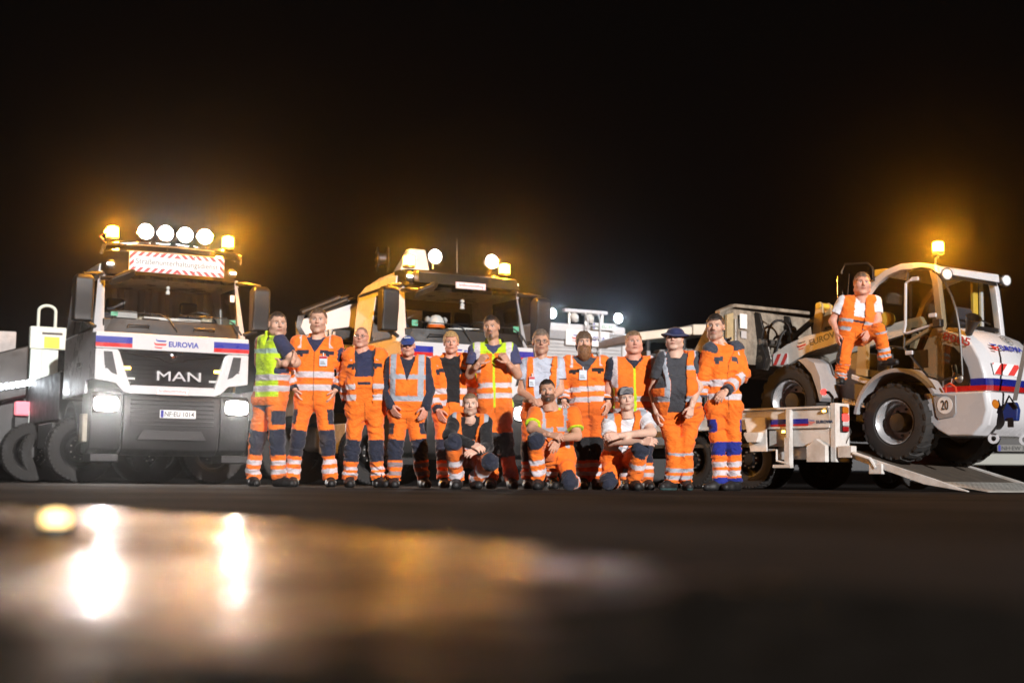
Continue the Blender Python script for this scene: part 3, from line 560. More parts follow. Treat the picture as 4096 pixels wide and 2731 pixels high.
# ------------------------------------------------------------------ white box truck with roller shutter, far behind
o3=at(2340,1600,33)
V=empty('shutter_truck',(o3[0],33,0),PSI,'white box truck far behind with roller shutter and two bright floodlights on top','truck','trucks parked behind the crew')
b=MB(); b.box(-1.2,1.15,.05,5.5,.9,3.74); b.build('box_body',WHITE,V,.05)
b=MB(); b.box(-1.21,1.16,-.06,.05,3.34,3.55); b.build('shutter_case',GREY,V,.03)
for k in range(28):
    z=1.02+k*.0825; b=MB(); b.box(-1.05,1.0,.0,.048,z,z+.076); b.build('shutter_slat',LGREY,V,.008,smooth=False)
for x0,x1 in((-1.2,-1.06),(1.01,1.15)): b=MB(); b.box(x0,x1,-.03,.049,.95,3.335); b.build('shutter_rail',WHITE,V,.01)
b=MB(); b.box(-.58,.60,-.10,-.085,3.22,3.58); s3=b.build('name_board',SIGNW,V,.006)
text('EUROVIA','lettering',s3,(.18,-.101,3.40),(1,0,0),(0,0,1),.62,LBLUE,.105,bold=.03); logo(s3,(-.30,-.101,3.40),(1,0,0),(0,0,1),.21,LBLUE,SIGNRED)
plate(V,(.46,-.08,3.70),(1,0,0),(0,0,1),.62,.15,'NF·EU 942',mat('green_ink',(.03,.22,.12),.5))
lad=MB()
for x in(-.02,.32): lad.tube([(x,-.14,1.1),(x,-.14,3.85),(x,-.05,3.98),(x,.12,3.98)],.024,6)
lo_=lad.build('ladder',LGREY,V)
for k in range(9): b=MB(); b.tube([(-.02,-.14,1.3+k*.3),(.32,-.14,1.3+k*.3)],.016,6); b.build('rung',LGREY,lo_)
b=MB(); b.loft([[(-.55,.0,4.0),(.62,.0,4.0),(.62,.14,4.0),(-.55,.14,4.0)],[(-.55,.0,4.08),(.62,.0,4.08),(.62,.14,4.08),(-.55,.14,4.08)]]); lb=b.build('warning_light_bar',WHITE,V,.015)
for x in(-.4,.05,.5): b=MB(); b.tube([(x,.07,3.74),(x,.07,4.0)],.03,6); b.build('post',STEEL,lb)
for x in(-.30,.12): b=MB(); b.lathe((x,-.02,3.86),(0,-.8,-.6),[(.05,.1),(.10,0),(.10,-.08),(.04,-.16),(0,-.16)],16); b.build('spare_lamp',WORN,V)
for x in(-.93,.87):
    round_lamp(V,(x,-.05,3.93),.12,E_COOL,25,(.80,.90,1),(0,-1,-.35),'floodlight')
    lamp('SPOT','floodlight_glow',V,(x,-.16,3.93),150,(.62,.78,1),(-.5,-.85,-.1),130,1.0,.05)
for s in(-.85,.85):
    for yy in(1.5,4.6): wheel(V,(s,yy,.5),'truck')
b=MB(); b.box(-.5,.5,.3,5.4,.55,.9); b.build('underframe',BLACK,V)
# ------------------------------------------------------------------ low-loader trailer
ot=at(3320,1700,19.5)
TR=empty('low_loader_trailer',(ot[0],19.5,0),math.radians(-46),'white low-loader trailer with blue and red stripe and lowered rear ramp','trailer')
b=MB(); b.box(-6.4,-.002,.0,.05,.86,1.115); b.build('side_panel',WORN,TR,.006)
b=MB(); b.box(-1.02,-.002,.012,.05,.60,.858); b.build('side_skirt',WORN,TR,.004)
b=MB(); b.box(-.93,-.002,.10,.14,.42,.598); b.build('rear_skirt',WORN,TR,.004)
b=MB(); b.box(-6.4,-.002,-.035,.085,1.118,1.15); b.build('top_rail',WORN,TR,.008)
b=MB(); b.box(-6.4,-.002,-.02,.01,.85,.875); b.build('lower_flange',WORN,TR,.004)
for x in(-.64,-2.3,-4.0,-5.6):
    b=MB(); b.box(x-.035,x+.035,-.075,.0,.34 if x>-1 else .87,1.116); b.build('side_rib',WORN,TR,.006)
b=MB(); b.box(-6.4,.0,2.28,2.33,.86,1.12); b.build('side_panel',WORN,TR,.006)
for k in range(11):
    y0=.09+k*.2; b=MB(); b.box(-6.3,-.02,y0,y0+.19,.60,.655); b.build('deck_plank',mat('dark_wet_timber',(.07,.055,.04),.6,var=.6,scale=5,bump=.3),TR,.005)
b=MB(); b.box(-6.4,-.1,.35,.5,.48,.62).box(-6.4,-.1,1.85,2.0,.48,.62); b.build('chassis_rail',BLACK,TR,.006)
b=MB(); b.box(-6.38,-6.3,.05,2.28,.62,1.1); b.build('head_board',WORN,TR,.006)
for x0,x1,zb in((-.985,-.66,0),(-.60,-.35,0)):
    b=MB(); b.box(x0,x1,-.004,-.0005,.915,.985); b.build('blue_stripe',BLUE,TR,smooth=False); b=MB(); b.box(x0,x1,-.004,-.0005,.885,.913); b.build('red_stripe',RED,TR,smooth=False)
text('EUROVIA','lettering',TR,(-.085,-.001,.935),(1,0,0),(0,0,1),.27,LNAVY,.045,bold=.03); logo(TR,(-.295,-.001,.935),(1,0,0),(0,0,1),.085,LBLUE,SIGNRED)
text('EUROVIA','lettering',TR,(-3.15,-.001,1.0),(1,0,0),(0,0,1),.62,LNAVY,.10,bold=.03)
# rear corner posts with lamp clusters
for y0 in(.0,1.98):
    b=MB(); b.box(.0,.09,y0,y0+.345,.38,1.19); po=b.build('rear_post',WORN,TR,.012)
    b=MB(); b.box(.09,.115,y0+.10,y0+.27,.79,1.15); lc=b.build('lamp_cluster',BLACK,po,.02)
    for z0,z1,m_ in((1.05,1.14,AMBL),(.945,1.045,E_RED),(.875,.94,LGREY),(.80,.87,REDL)):
        b=MB(); b.box(.115,.145,y0+.115,y0+.255,z0,z1); b.build('lens',m_,lc,.015)
    b=MB(); b.tube([(.10,y0+.26,.95),(.14,y0+.30,.80),(.11,y0+.25,.68),(.10,y0+.24,.64)],.006,5); b.build('cable',BLACK,lc)
b=MB(); b.prism([(-.33,.38),(-.02,.38),(-.02,.60),(-.17,.70),(-.33,.60)],'y',-.09,-.002); b.build('wheel_chock_box',WORN,TR,.01)
b=MB(); b.loft([[(-1.41,-.02,1.015),(-1.04,-.02,1.015),(-1.04,-.05,1.015),(-1.41,-.05,1.015)],[(-1.20,-.16,.53),(-.92,-.16,.53),(-.92,-.19,.53),(-1.20,-.19,.53)]]); fl=b.build('ramp_flap',WORN,TR,.006)
b=MB(); b.prism([(-1.28,.80),(-1.02,.80),(-1.02,.76),(-1.06,.66),(-1.22,.66),(-1.28,.76)],'y',-.24,-.125); b.build('flap_bracket',WORN,fl,.008)
b=MB(); b.box(-.67,-.58,-.13,-.08,.32,.72); b.tube([(-.95,-.10,.55),(-.80,-.12,.55),(-.80,-.12,.40),(-.62,-.12,.36)],.02,6).box(-.86,-.56,-.14,-.06,.30,.345); b.build('support_leg',WORN,TR,.006)
for x in(-2.5,-1.45):
    for y in(.22,2.05): wheel(TR,(x,y,.425),'trailer',rot=x)
    b=MB(); b.tube([(x,.2,.425),(x,2.1,.425)],.06,8); b.build('axle',BLACK,TR)
    b=MB(); arc=[(x+.52*math.cos(a),.425+.5*math.sin(a)) for a in np.linspace(2.9,.25,12)]; arc2=[(x+.50*math.cos(a),.425+.48*math.sin(a)) for a in np.linspace(.25,2.9,12)]; b.prism(arc+arc2,'y',.06,.42); b.build('mudguard',BLACK,TR)
for x in(-3.6,-.75,-5.4):
    b=MB(); b.box(x-.03,x+.03,-.02,.0,.79,.83); m_=b.build('marker_holder',BLACK,TR); b=MB(); b.box(x-.028,x+.028,-.035,-.02,.792,.828); b.build('marker_lens',E_IND,m_,.008)
b=MB(); b.box(-.11,-.03,-.03,.0,1.06,1.10); m_=b.build('marker_holder',BLACK,TR); b=MB(); b.box(-.10,-.04,-.045,-.03,1.062,1.098); b.build('marker_lens',E_IND,m_,.008)
b=MB(); b.tube([(.03,.02,1.19),(.03,.02,1.27),(.0,-.02,1.33),(-.06,-.05,1.34)],.022,8); st=b.build('marker_stalk',BLACK,TR)
b=MB(); b.lathe((-.06,-.05,1.34),(.5,-.86,0),[(.04,-.05),(.045,0),(.035,.02),(0,.025)],16); b.build('marker_lamp',E_RED,st)
# ramp
def rampz(x): return .56-(x-.16)*(.56/1.84)
RW=mat('dark_ramp_timber',(.085,.068,.052),.62,var=.7,scale=4,bump=.4)
for y0 in(.02,2.24):
    b=MB(); b.prism([(.16,.56),(.16,.48),(1.40,.09),(2.0,.0),(2.0,.012),(1.55,rampz(1.55)+.02)],'y',y0,y0+.06); rs=b.build('ramp_side',WORN,TR,.006)
    b=MB(); b.box(.12,.34,y0-.03,y0+.1,.44,.60); b.build('hinge',WORN,rs,.01)
    b=MB(); b.tube([(.36,y0-.02,.50),(.62,y0-.02,.42),(.70,y0-.02,.30)],.028,8); b.build('ramp_brace',WORN,rs)
    b=MB(); b.box(.60,.80,y0-.03,y0+.05,.22,.36); b.build('ramp_foot',WORN,rs,.01)
for k in range(14):
    y0=.085+k*.1535; b=MB(); b.loft([[(.16,y0,.545),(.16,y0+.149,.545),(.16,y0+.149,.51),(.16,y0,.51)],[(1.62,y0,rampz(1.62)-.012),(1.62,y0+.149,rampz(1.62)-.012),(1.62,y0+.149,rampz(1.62)-.045),(1.62,y0,rampz(1.62)-.045)]]); b.build('ramp_plank',RW,TR,.004)
PERF=mat('chequer_plate',(.55,.54,.50),.45,.3,var=.6,scale=4,bump=.15)
b=MB(); b.loft([[(1.60,.085,rampz(1.60)+.004),(1.60,2.235,rampz(1.60)+.004),(1.60,2.235,rampz(1.6)-.02),(1.60,.085,rampz(1.6)-.02)],[(2.25,.085,.012),(2.25,2.235,.012),(2.25,2.235,.001),(2.25,.085,.001)]]); tp=b.build('ramp_toe_plate',PERF,TR)
b=MB(); sl=(rampz(1.60)+.004-.012)/.65
for i in range(7):
    for j in range(34):
        x=1.65+i*.075+(.02 if j%2 else 0); y=.13+j*.062; z=.0125+(2.25-x)*sl
        b.add([(x,y,z),(x+.035,y+.012,z-.035*sl+.001),(x+.035,y+.024,z-.035*sl+.001),(x,y+.012,z+.001)],[(0,1,2,3)])
tag(b.build('perforation',INK,tp,smooth=False),kind='stuff')
# ------------------------------------------------------------------ wheel loader climbing the ramp
ol=at(3574,1690,19.2)
L=empty('wheel_loader',(ol[0],19.2,0),math.radians(-50),'white wheel loader with open cab door and lit beacon driving up the trailer ramp','wheel loader')
def Lw(x,y,z): return L.matrix_basis @ Vector((x,y,z))
for x,z,rt in((0,.925,.2),(-1.79,1.275,.5)):
    for y in(.2,1.66): wheel(L,(x,y,z),'loader',rot=rt,mirror=y>1)
    b=MB(); b.tube([(x,.3,z),(x,1.6,z)],.11,10); b.build('axle',BLACK,L)
def arcpts(cx,cz,r,a0,a1,n): return [(cx+r*math.cos(a),cz+r*math.sin(a)) for a in np.linspace(math.radians(a0),math.radians(a1),n)]
for y0 in(-.02,1.50):
    b=MB(); b.prism(arcpts(.05,.95,.70,28,172,18)+arcpts(.05,.95,.64,172,28,18),'y',y0,y0+.40); b.build('rear_fender',GREY,L,.012)
    b=MB(); b.prism([(-1.62,1.86),(-1.45,1.88),(-1.30,1.80),(-1.20,1.60),(-1.16,1.30),(-1.22,1.24),(-1.27,1.42),(-1.36,1.64),(-1.52,1.80)],'y',y0,y0+.40); b.build('front_fender',GREY,L,.012)
# front frame and cab body
b=MB(); b.prism([(-1.15,1.20),(-.80,1.15),(-.80,1.95),(-1.10,1.95),(-1.32,1.55)],'y',.42,1.45); b.build('front_frame',GREY,L,.03)
b=MB(); b.prism([(-2.3,1.12),(-.9,1.0),(-.9,1.4),(-2.3,1.6)],'y',.62,1.25); b.build('front_axle_frame',BLACK,L,.02)
b=MB(); b.prism([(-.85,.95),(.45,.72),(.45,1.45),(-.80,1.58)],'y',.30,1.55); b.build('belly_frame',BLACK,L,.03)
b=MB(); b.prism([(-.80,1.62),(-.36,1.47),(-.36,1.40),(-.80,1.55)],'y',.16,.32); b.build('sill',WHITE,L,.01)
b=MB(); b.prism([(-.80,1.50),(-.40,1.40),(-.42,1.15),(-.80,1.20)],'y',.22,.30); b.build('sill_panel',GREY,L,.01)
b=MB(); b.prism([(-.86,1.26),(-.48,1.17),(-.48,1.13),(-.86,1.21)],'y',.02,.30); st=b.build('step',STEEL,L,.006)
for q in range(8): b=MB(); x=-.85+q*.047; b.box(x,x+.02,.02,.29,1.262-(x+.86)*.23,1.282-(x+.86)*.23); b.build('step_tooth',STEEL,st)
b=MB(); b.prism([(-.80,1.62),(-.62,1.58),(-.60,2.12),(-.74,2.2)],'y',.26,.34); b.build('front_door_post',WHITE,L,.01)
b=MB(); b.prism([(-.78,1.6),(.5,1.45),(.5,1.55),(-.78,1.7)],'y',.3,1.62); b.build('cab_floor',BLACK,L)
b=MB(); b.prism([(-.60,1.62),(-.34,1.58),(-.30,2.0),(-.55,2.05)],'y',.45,1.2); b.build('console',BLACK,L,.04)
# cab frame tubes
fr=[(-.80,2.05),(-.72,2.42),(-.58,2.74),(-.43,2.89),(-.22,3.0),(.02,3.055),(.30,3.04),(.55,2.98)]
for y in(.24,1.66):
    b=MB(); n=len(fr); secs=[]
    for i,(x,z) in enumerate(fr):
        d=Vector((fr[min(i+1,n-1)][0]-fr[max(i-1,0)][0],fr[min(i+1,n-1)][1]-fr[max(i-1,0)][1])).normalized(); nx,nz=-d.y,d.x
        secs.append([(x+nx*.045,y-.04,z+nz*.045),(x+nx*.045,y+.06,z+nz*.045),(x-nx*.045,y+.06,z-nz*.045),(x-nx*.045,y-.04,z-nz*.045)])
    b.loft(secs); b.build('cab_frame',WHITE,L,.012)
    b=MB(); b.loft([[(x-.05,y-.04,z),(x+.05,y-.04,z),(x+.05,y+.06,z),(x-.05,y+.06,z)] for x,z in((.62,2.12),(.585,2.5),(.55,2.8),(.50,3.0))]); b.build('rear_pillar',WHITE,L,.012)
b=MB(); b.loft([[(-.30,.28,3.0),(-.30,1.64,3.0),(-.30,1.64,2.95),(-.30,.28,2.95)],[(.0,.26,3.085),(.0,1.66,3.085),(.0,1.66,3.02),(.0,.26,3.02)],[(.35,.26,3.07),(.35,1.68,3.09),(.35,1.68,2.99),(.35,.26,2.98)],[(.60,.26,3.0),(.60,1.70,3.04),(.60,1.70,2.93),(.60,.26,2.90)]]); b.build('cab_roof',WHITE,L,.02)
b=MB(); b.loft([[(.56,.30,2.91),(.62,.30,2.91),(.60,.30,2.99),(.54,.30,2.99)],[(.56,1.70,2.92),(.62,1.70,2.92),(.60,1.70,3.04),(.54,1.70,3.04)]]); b.build('roof_beam',WHITE,L,.012)
b=MB(); b.loft([[(-.62,.34,2.66),(-.62,1.6,2.66),(-.60,1.6,2.66),(-.60,.34,2.66)],[(-.42,.34,2.88),(-.42,1.6,2.88),(-.40,1.6,2.87),(-.40,.34,2.87)]]); b.build('front_screen',GLASS,L)
b=MB(); b.add([(.625,.34,2.25),(.625,1.62,2.27),(.565,1.62,2.88),(.565,.34,2.87)],[(0,1,2,3)]); b.build('rear_window',GLASS,L)
b=MB(); b.add([(.63,.30,2.19),(.63,1.66,2.21),(.628,1.66,2.27),(.628,.30,2.25)],[(0,1,2,3)]).add([(.60,.30,2.86),(.60,1.66,2.87),(.58,1.66,2.92),(.58,.30,2.91)],[(0,1,2,3)]); b.build('window_seal',BLACK,L,smooth=False)
# inside cab
b=MB(); b.box(.0,.45,.70,1.25,1.72,1.88); so=b.build('seat',SEAT,L,.05); b=MB(); b.loft([[(.36,.70,1.85),(.48,.70,1.85),(.48,1.25,1.85),(.36,1.25,1.85)],[(.42,.72,2.35),(.52,.72,2.35),(.52,1.23,2.35),(.42,1.23,2.35)],[(.44,.80,2.52),(.51,.80,2.52),(.51,1.15,2.52),(.44,1.15,2.52)]]); b.build('seat_back',SEAT,so,.04)
b=MB(); b.tube([(-.35,.95,1.7),(-.12,.95,2.2)],.04,8); stg=b.build('steering_column',BLACK,L); b=MB(); b.lathe((-.12,.95,2.2),(.45,0,.9),[(.19,-.012),(.205,0),(.19,.012),(.18,0),(.19,-.012)],28,False); b.build('steering_wheel',BLACK,stg)
b=MB(); b.box(.28,.33,1.48,1.60,1.9,2.95); b.build('far_post',YELLOW,L,.01)
b=MB(); b.box(.34,.38,1.60,1.66,1.9,2.95); b.build('far_frame',WHITE,L,.01)
b=MB(); b.prism([(.30,1.50),(.62,1.45),(.62,2.18),(.45,2.18),(.30,1.9)],'y',.27,.33); b.build('cab_side_panel',LGREY,L,.01)
b=MB(); b.prism([(.02,2.02),(.42,2.2),(.42,2.15),(.02,1.97)],'y',.25,.32); b.build('door_sill_bar',WHITE,L,.008)
# opened door folded back along the side
dp=[(.34,2.92),(.45,2.945),(.56,2.95),(.68,2.92),(.80,2.84),(.90,2.72),(1.0,2.52),(1.06,2.33),(1.10,2.1),(1.115,1.88),(1.13,1.5),(.80,1.44),(.62,1.50),(.26,1.90),(.28,2.2)]
DG=MB(); DG.prism(dp,'y',-.105,-.099); do=DG.build('open_door',AGLASS,L,smooth=False)
b=MB(); b.tube([(x,-.102,z) for x,z in dp+dp[:1]],.016,6); b.build('door_seal',BLACK,do)
b=MB(); b.tube([(.42,-.15,2.80),(.34,-.16,2.76),(.325,-.16,2.2),(.30,-.16,2.10),(.36,-.16,2.09),(.78,-.16,2.18)],.019,8); b.build('door_rail',WHITE,do)
for x,z in((.46,2.81),(.35,1.83),(.72,2.30)): b=MB(); b.box(x-.06,x+.06,-.14,-.106,z-.03,z+.03); b.build('door_bracket',WHITE,do,.015)
b=MB(); b.box(.76,.88,-.2,-.106,2.13,2.24); b.build('door_lock',BLACK,do,.015)
b=MB(); b.box(.40,.62,-.095,-.09,1.62,1.86); b.build('door_pocket',GREY,do)
# rear body
HS=[(.60,2.2),(.80,2.14),(1.0,2.05),(1.12,1.93),(1.22,1.75),(1.28,1.55),(1.30,1.30)]
b=MB(); secs=[]
for y,k in((.24,-.06),(.34,.0),(1.0,.03),(1.5,.0),(1.60,-.06)):
    secs.append([(.60,y,1.28)]+[(x+(k if x>.7 else 0),y,z+(k*.5)) for x,z in HS])
b.loft(secs); ho=b.build('engine_hood',WHITE,L,.02)
b=MB(); ap=[(.64,1.40),(1.0,1.38),(1.04,1.46),(1.0,1.62),(.92,1.78),(.80,1.90),(.66,1.95)]
b.prism(ap,'y',.228,.30); b.build('engine_opening',BLACK,L,.004)
b=MB(); b.tube([(.78,.235,1.42),(.82,.225,1.55),(.80,.225,1.66)],.035,10); b.build('exhaust_pipe',CHROME,L); b=MB(); b.lathe((.88,.22,1.48),(.3,-1,0),[(.05,-.03),(.06,.0),(.03,.02),(0,.02)],16); b.build('filter_cap',STEEL,L)
for z0,z1,m_ in((1.38,1.47,BLUE),(1.31,1.378,RED)):
    b=MB(); b.box(1.04 if m_ is BLUE else .62,1.262,.172 if 0 else .226,.236,z0,z1); b.build('blue_stripe' if m_ is BLUE else 'red_stripe',m_,L,smooth=False)
    b=MB(); b.loft([[(1.245,.226,z0),(1.245,.226,z1)],[(1.308,.33,z0),(1.308,.33,z1)],[(1.336,1.0,z0),(1.336,1.0,z1)],[(1.308,1.52,z0),(1.308,1.52,z1)]],cap=False); b.build('blue_stripe' if m_ is BLUE else 'red_stripe',m_,L,smooth=False)
# chevron board on the tail
def chev(parent,o,rx,up,w,h,n=2):
    rx=Vector(rx).normalized(); up=Vector(up).normalized(); nn=rx.cross(up); o=Vector(o)
    b=MB(); b.add([o+rx*(a*w)+up*(c*h)+nn*e for e in(0,.006) for a,c in((0,0),(1,0),(1,1),(0,1))],[(3,2,1,0),(4,5,6,7),(0,1,5,4),(1,2,6,5),(2,3,7,6),(3,0,4,7)]); bo=b.build('chevron_board',SIGNW,parent,smooth=False)
    b=MB()
    for k in range(-1,n+1):
        p=clip_poly([((k+.0)/n*1.0,0),((k+.48)/n,0),((k+.48)/n+.34,1),((k)/n+.34,1)],0.01,.99,.02,.98)
        if len(p)>2: m=len(p); b.add([o+rx*(a*w)+up*(c*h)+nn*.009 for a,c in p],[tuple(range(m))])
    b.build('red_bar',SIGNRED,bo,smooth=False)
chev(L,(1.300,.36,1.52),(.02,1,0),(-.2,0,1),.62,.16)
logo(L,(1.195,.56,1.90),(.02,1,0),(-.75,0,1),.15,LBLUE,SIGNRED); text('EUROVIA','lettering',L,(1.20,.95,1.90),(.02,1,0),(-.75,0,1),.52,LBLUE,.09,bold=.03)
q=MB(); c0=Vector((1.075,1.05,2.02)); u_=Vector((0,1,0)); v_=Vector((-.75,0,.66)); n_=u_.cross(v_)
q.tube([c0+(u_*math.cos(a)+v_*math.sin(a))*.10+n_*.012 for a in np.linspace(0,2*math.pi,28)],.004,5); q.build('speed_ring',GREYINK,L); text('20','lettering',L,c0+n_*.01,u_,v_,.11,GREYINK,.10)
text('8085','model_number',L,(.85,.222,2.005),(1,0,-.30),(.1,0,1),.42,SIGNRED,.105,bold=.01)
b=MB(); b.lathe((1.0,.30,2.12),(.55,-.35,.75),[(.05,-.06),(.055,.0),(.105,.20),(.095,.20),(.05,.02),(0,.02)],20); b.build('exhaust_cowl',BLACK,L)
b=MB(); b.tube([(.66,1.35,2.30),(.67,1.0,2.36),(.665,.75,2.38)],.012,6); b.build('rear_wiper',BLACK,L)
# counterweight
b=MB(); secs=[]
for y,k in((.10,-.08),(.16,-.02),(.9,.05),(1.62,-.02),(1.70,-.08)):
    secs.append([(.40,y,1.30),(.47,y,.92),(.62,y,.80-k*.0),(.85+k,y,.72),(1.20+k,y,.72),(1.36+k,y,.86),(1.42+k,y,1.05),(1.38+k,y,1.29)])
b.loft(secs); cw=b.build('counterweight',WHITE,L,.025)
b=MB(); b.prism([(.55,1.30),(.90,1.25),(.90,1.02),(.86,.97),(.64,.94),(.60,.98)],'y',.088,.12); b.build('side_panel',GREY,L,.01)
b=MB(); b.lathe((.74,.087,1.13),(0,-1,0),[(.115,0),(.115,.004),(0,.004)],32); d2=b.build('speed_disc',SIGNW,L); text('20','lettering',d2,(.74,.082,1.13),(1,0,0),(0,0,1),.11,INK,.13,bold=.01)
b=MB(); b.tube([(.72,.14,1.29),(.73,.12,1.38),(.80,.12,1.41),(.88,.12,1.36),(.88,.14,1.28)],.018,8); b.build('red_handle',mat('handle_red',(.5,.05,.02),.4),L)
b=MB(); b.lathe((1.38,.22,1.12),(.9,-.35,0),[(.065,-.03),(.065,.012),(.05,.03),(0,.035)],20); b.build('rear_lamp',AMBL,L)
b=MB(); b.lathe((1.41,.42,.98),(1,-.1,0),[(.035,-.02),(.035,.012),(0,.014)],16); b.build('reflector',REDL,L)
for y in(.35,1.1): b=MB(); b.lathe((1.28,y,.69),(.3,-1,.0),[(.035,-.015),(.07,-.015),(.07,.015),(.035,.015),(.035,-.015)],18,False); b.build('tie_down_eye',WHITE,L)
# lamps on the cab
for p,ax in(((.62,.36,2.90),(.9,-.4,0)),((.66,1.76,2.95),(.95,-.3,0))):
    b=MB(); b.lathe(p,ax,[(.05,-.1),(.085,-.03),(.09,.03),(.08,.035)],20); o=b.build('work_lamp',BLACK,L); b=MB(); b.lathe(Vector(p)+Vector(ax).normalized()*.032,ax,[(.078,0),(.05,.012),(0,.016)],20); b.build('lens',mat('clear_lens',(.7,.72,.75),.1,spec=.8),o)
b=MB(); b.tube([(.50,.30,3.03),(.52,.28,3.12),(.57,.26,3.13),(.58,.25,3.17)],.013,6); b.build('beacon_pole',STEEL,L)
beacon(L,(.58,.25,3.17),.075,.14,130,glow=900,aim=(.45,-.62,.64))
# mirror on its bracket
b=MB(); b.tube([(-.76,-.05,2.62),(-.78,-.05,3.05),(-.74,-.03,3.15),(-.45,.1,3.15),(-.40,.15,3.08),(-.42,.2,2.90)],.014,6); mb=b.build('mirror_bracket',BLACK,L)
b=MB(); b.loft([[(-.84,-.09,2.66),(-.70,-.03,2.66),(-.72,.02,2.66),(-.84,-.04,2.66)],[(-.83,-.10,3.02),(-.66,-.03,3.02),(-.70,.03,3.02),(-.83,-.04,3.02)]]); b.build('mirror',CHROME,mb,.015)
b=MB(); b.lathe((-.40,.35,2.98),(.6,-.8,.2),[(.06,-.1),(.095,-.02),(.095,.03),(0,.035)],18); b.build('front_work_lamp',BLACK,L)
b=MB(); b.box(-.45,-.25,.25,.32,2.97,3.07); b.build('lamp_mount',YELLOW,L,.01)
b=MB(); b.lathe((-.46,.55,2.40),(0,-1,0),[(.10,-.05),(.10,.05),(.05,.06),(0,.06)],20); b.build('lift_pivot',YELLOW,L)
# lift arms
arm=[(-2.82,1.95),(-2.62,2.02),(-2.48,2.03),(-2.21,2.16),(-1.87,2.26),(-1.43,2.31),(-.95,2.42),(-.42,2.50),(-.36,2.40),(-.42,2.30),(-.95,2.20),(-1.38,2.09),(-1.81,2.01),(-2.13,1.88),(-2.25,1.82),(-2.48,1.84),(-2.76,1.87)]
ARMM=mat('cream_white_paint',(.70,.68,.63),.4,var=.35,scale=3)
for y0 in(.50,1.28):
    b=MB(); b.prism(arm,'y',y0,y0+.10); ao=b.build('lift_arm',ARMM,L,.012)
    if y0<1:
        chev(L,(-2.47,.497,1.855),(1,0,.0),(.0,0,1),.28,.17)
        logo(L,(-1.93,.499,2.13),(1,0,.22),(-.22,0,1),.14,LNAVY,SIGNRED); text('EUROVIA','lettering',L,(-1.49,.499,2.215),(1,0,.22),(-.22,0,1),.60,LNAVY,.095,bold=.03)
b=MB(); b.tube([(-2.1,.6,1.95),(-2.1,1.3,1.95)],.07,10).tube([(-2.76,.4,1.93),(-2.76,1.5,1.93)],.05,10); b.build('cross_tube',STEEL,L)
for y in(.83,1.03):
    b=MB(); b.prism([(-2.02,2.12),(-1.86,2.10),(-1.84,2.3),(-1.80,2.55),(-1.80,2.76),(-1.85,2.80),(-1.92,2.78),(-1.95,2.6),(-2.0,2.3)],'y',y,y+.035); b.build('tilt_lever',mat('tan_lever_paint',(.46,.35,.19),.45,var=.4),L,.008)
b=MB(); b.tube([(-1.86,.80,2.74),(-1.86,1.10,2.74)],.045,10); b.build('lever_pin',YELLOW,L)
b=MB(); b.loft([[(-1.88,.92,2.70),(-1.88,.98,2.70),(-1.86,.98,2.62),(-1.86,.92,2.62)],[(-2.55,.92,2.30),(-2.55,.98,2.30),(-2.53,.98,2.22),(-2.53,.92,2.22)]]); b.build('tilt_link',BLACK,L,.006)
b=MB(); b.tube([(-1.84,.95,2.40),(-1.5,.95,2.42)],.025,10); b.build('piston_rod',CHROME,L); b=MB(); b.tube([(-1.52,.95,2.42),(-.8,.95,2.46)],.06,12); b.build('tilt_cylinder',mat('olive_cylinder',(.16,.13,.07),.4,var=.3),L)
# bucket and hitch
BX=-2.78
b=MB(); b.loft([[(BX,y,2.70+.0),(BX+.03,y,2.68),(BX+.10,y,2.2),(BX+.06,y,1.87),(BX-.75,y,1.74),(BX-.75,y,1.77),(BX-.02,y,1.90),(BX+.03,y,2.2)] for y in(-.22,1.72)]); bu=b.build('bucket',DIRTY,L,.01)
for y0 in(-.24,1.72):
    b=MB(); b.prism([(BX+.02,2.70),(BX+.10,2.2),(BX+.06,1.86),(BX-.76,1.73),(BX-.62,2.1),(BX-.30,2.55)],'y',y0,y0+.03); b.build('bucket_cheek',DIRTY,bu,.006)
b=MB(); b.loft([[(BX-.05,-.06,2.77),(BX+.05,-.06,2.77),(BX+.05,-.06,2.72),(BX-.05,-.06,2.72)],[(BX-.05,1.72,2.80),(BX+.05,1.72,2.80),(BX+.05,1.72,2.75),(BX-.05,1.72,2.75)]]).loft([[(BX-.05,-.06,2.77),(BX+.05,-.06,2.77),(BX+.05,-.06,2.72),(BX-.05,-.06,2.72)],[(BX-.05,-.40,2.64),(BX+.05,-.40,2.64),(BX+.05,-.40,2.59),(BX-.05,-.40,2.59)]]); b.build('bucket_lip',DIRTY,bu,.006)
b=MB(); b.prism([(-.40,2.62),(-.24,2.70),(-.24,1.9),(-.40,2.1)],'x',BX-.02,BX+.04); b.build('bucket_wing',DIRTY,bu,.006)
for y in(.40,1.10):
    b=MB(); b.prism([(BX+.05,2.68),(BX+.14,2.66),(BX+.22,2.40),(BX+.17,2.2),(BX+.26,2.0),(BX+.20,1.80),(BX+.06,1.80)],'y',y-.02,y+.02); b.build('hitch_plate',BLACK,bu,.006)
    b=MB(); b.prism([(BX+.12,2.25),(BX+.22,2.25),(BX+.30,1.95),(BX+.22,1.78),(BX+.12,1.80)],'y',y+.06,y+.09); b.build('hitch_plate',STEEL,bu,.006)
for z,r in((2.22,.05),(1.96,.055),(2.08,.02)):
    b=MB(); b.tube([(BX+.14,.38,z),(BX+.14,1.15,z)],r,12); b.build('hitch_tube',STEEL,bu)
b=MB(); b.box(BX+.08,BX+.2,.55,.95,2.02,2.14); b.build('hitch_lock',DIRTY,bu,.01)
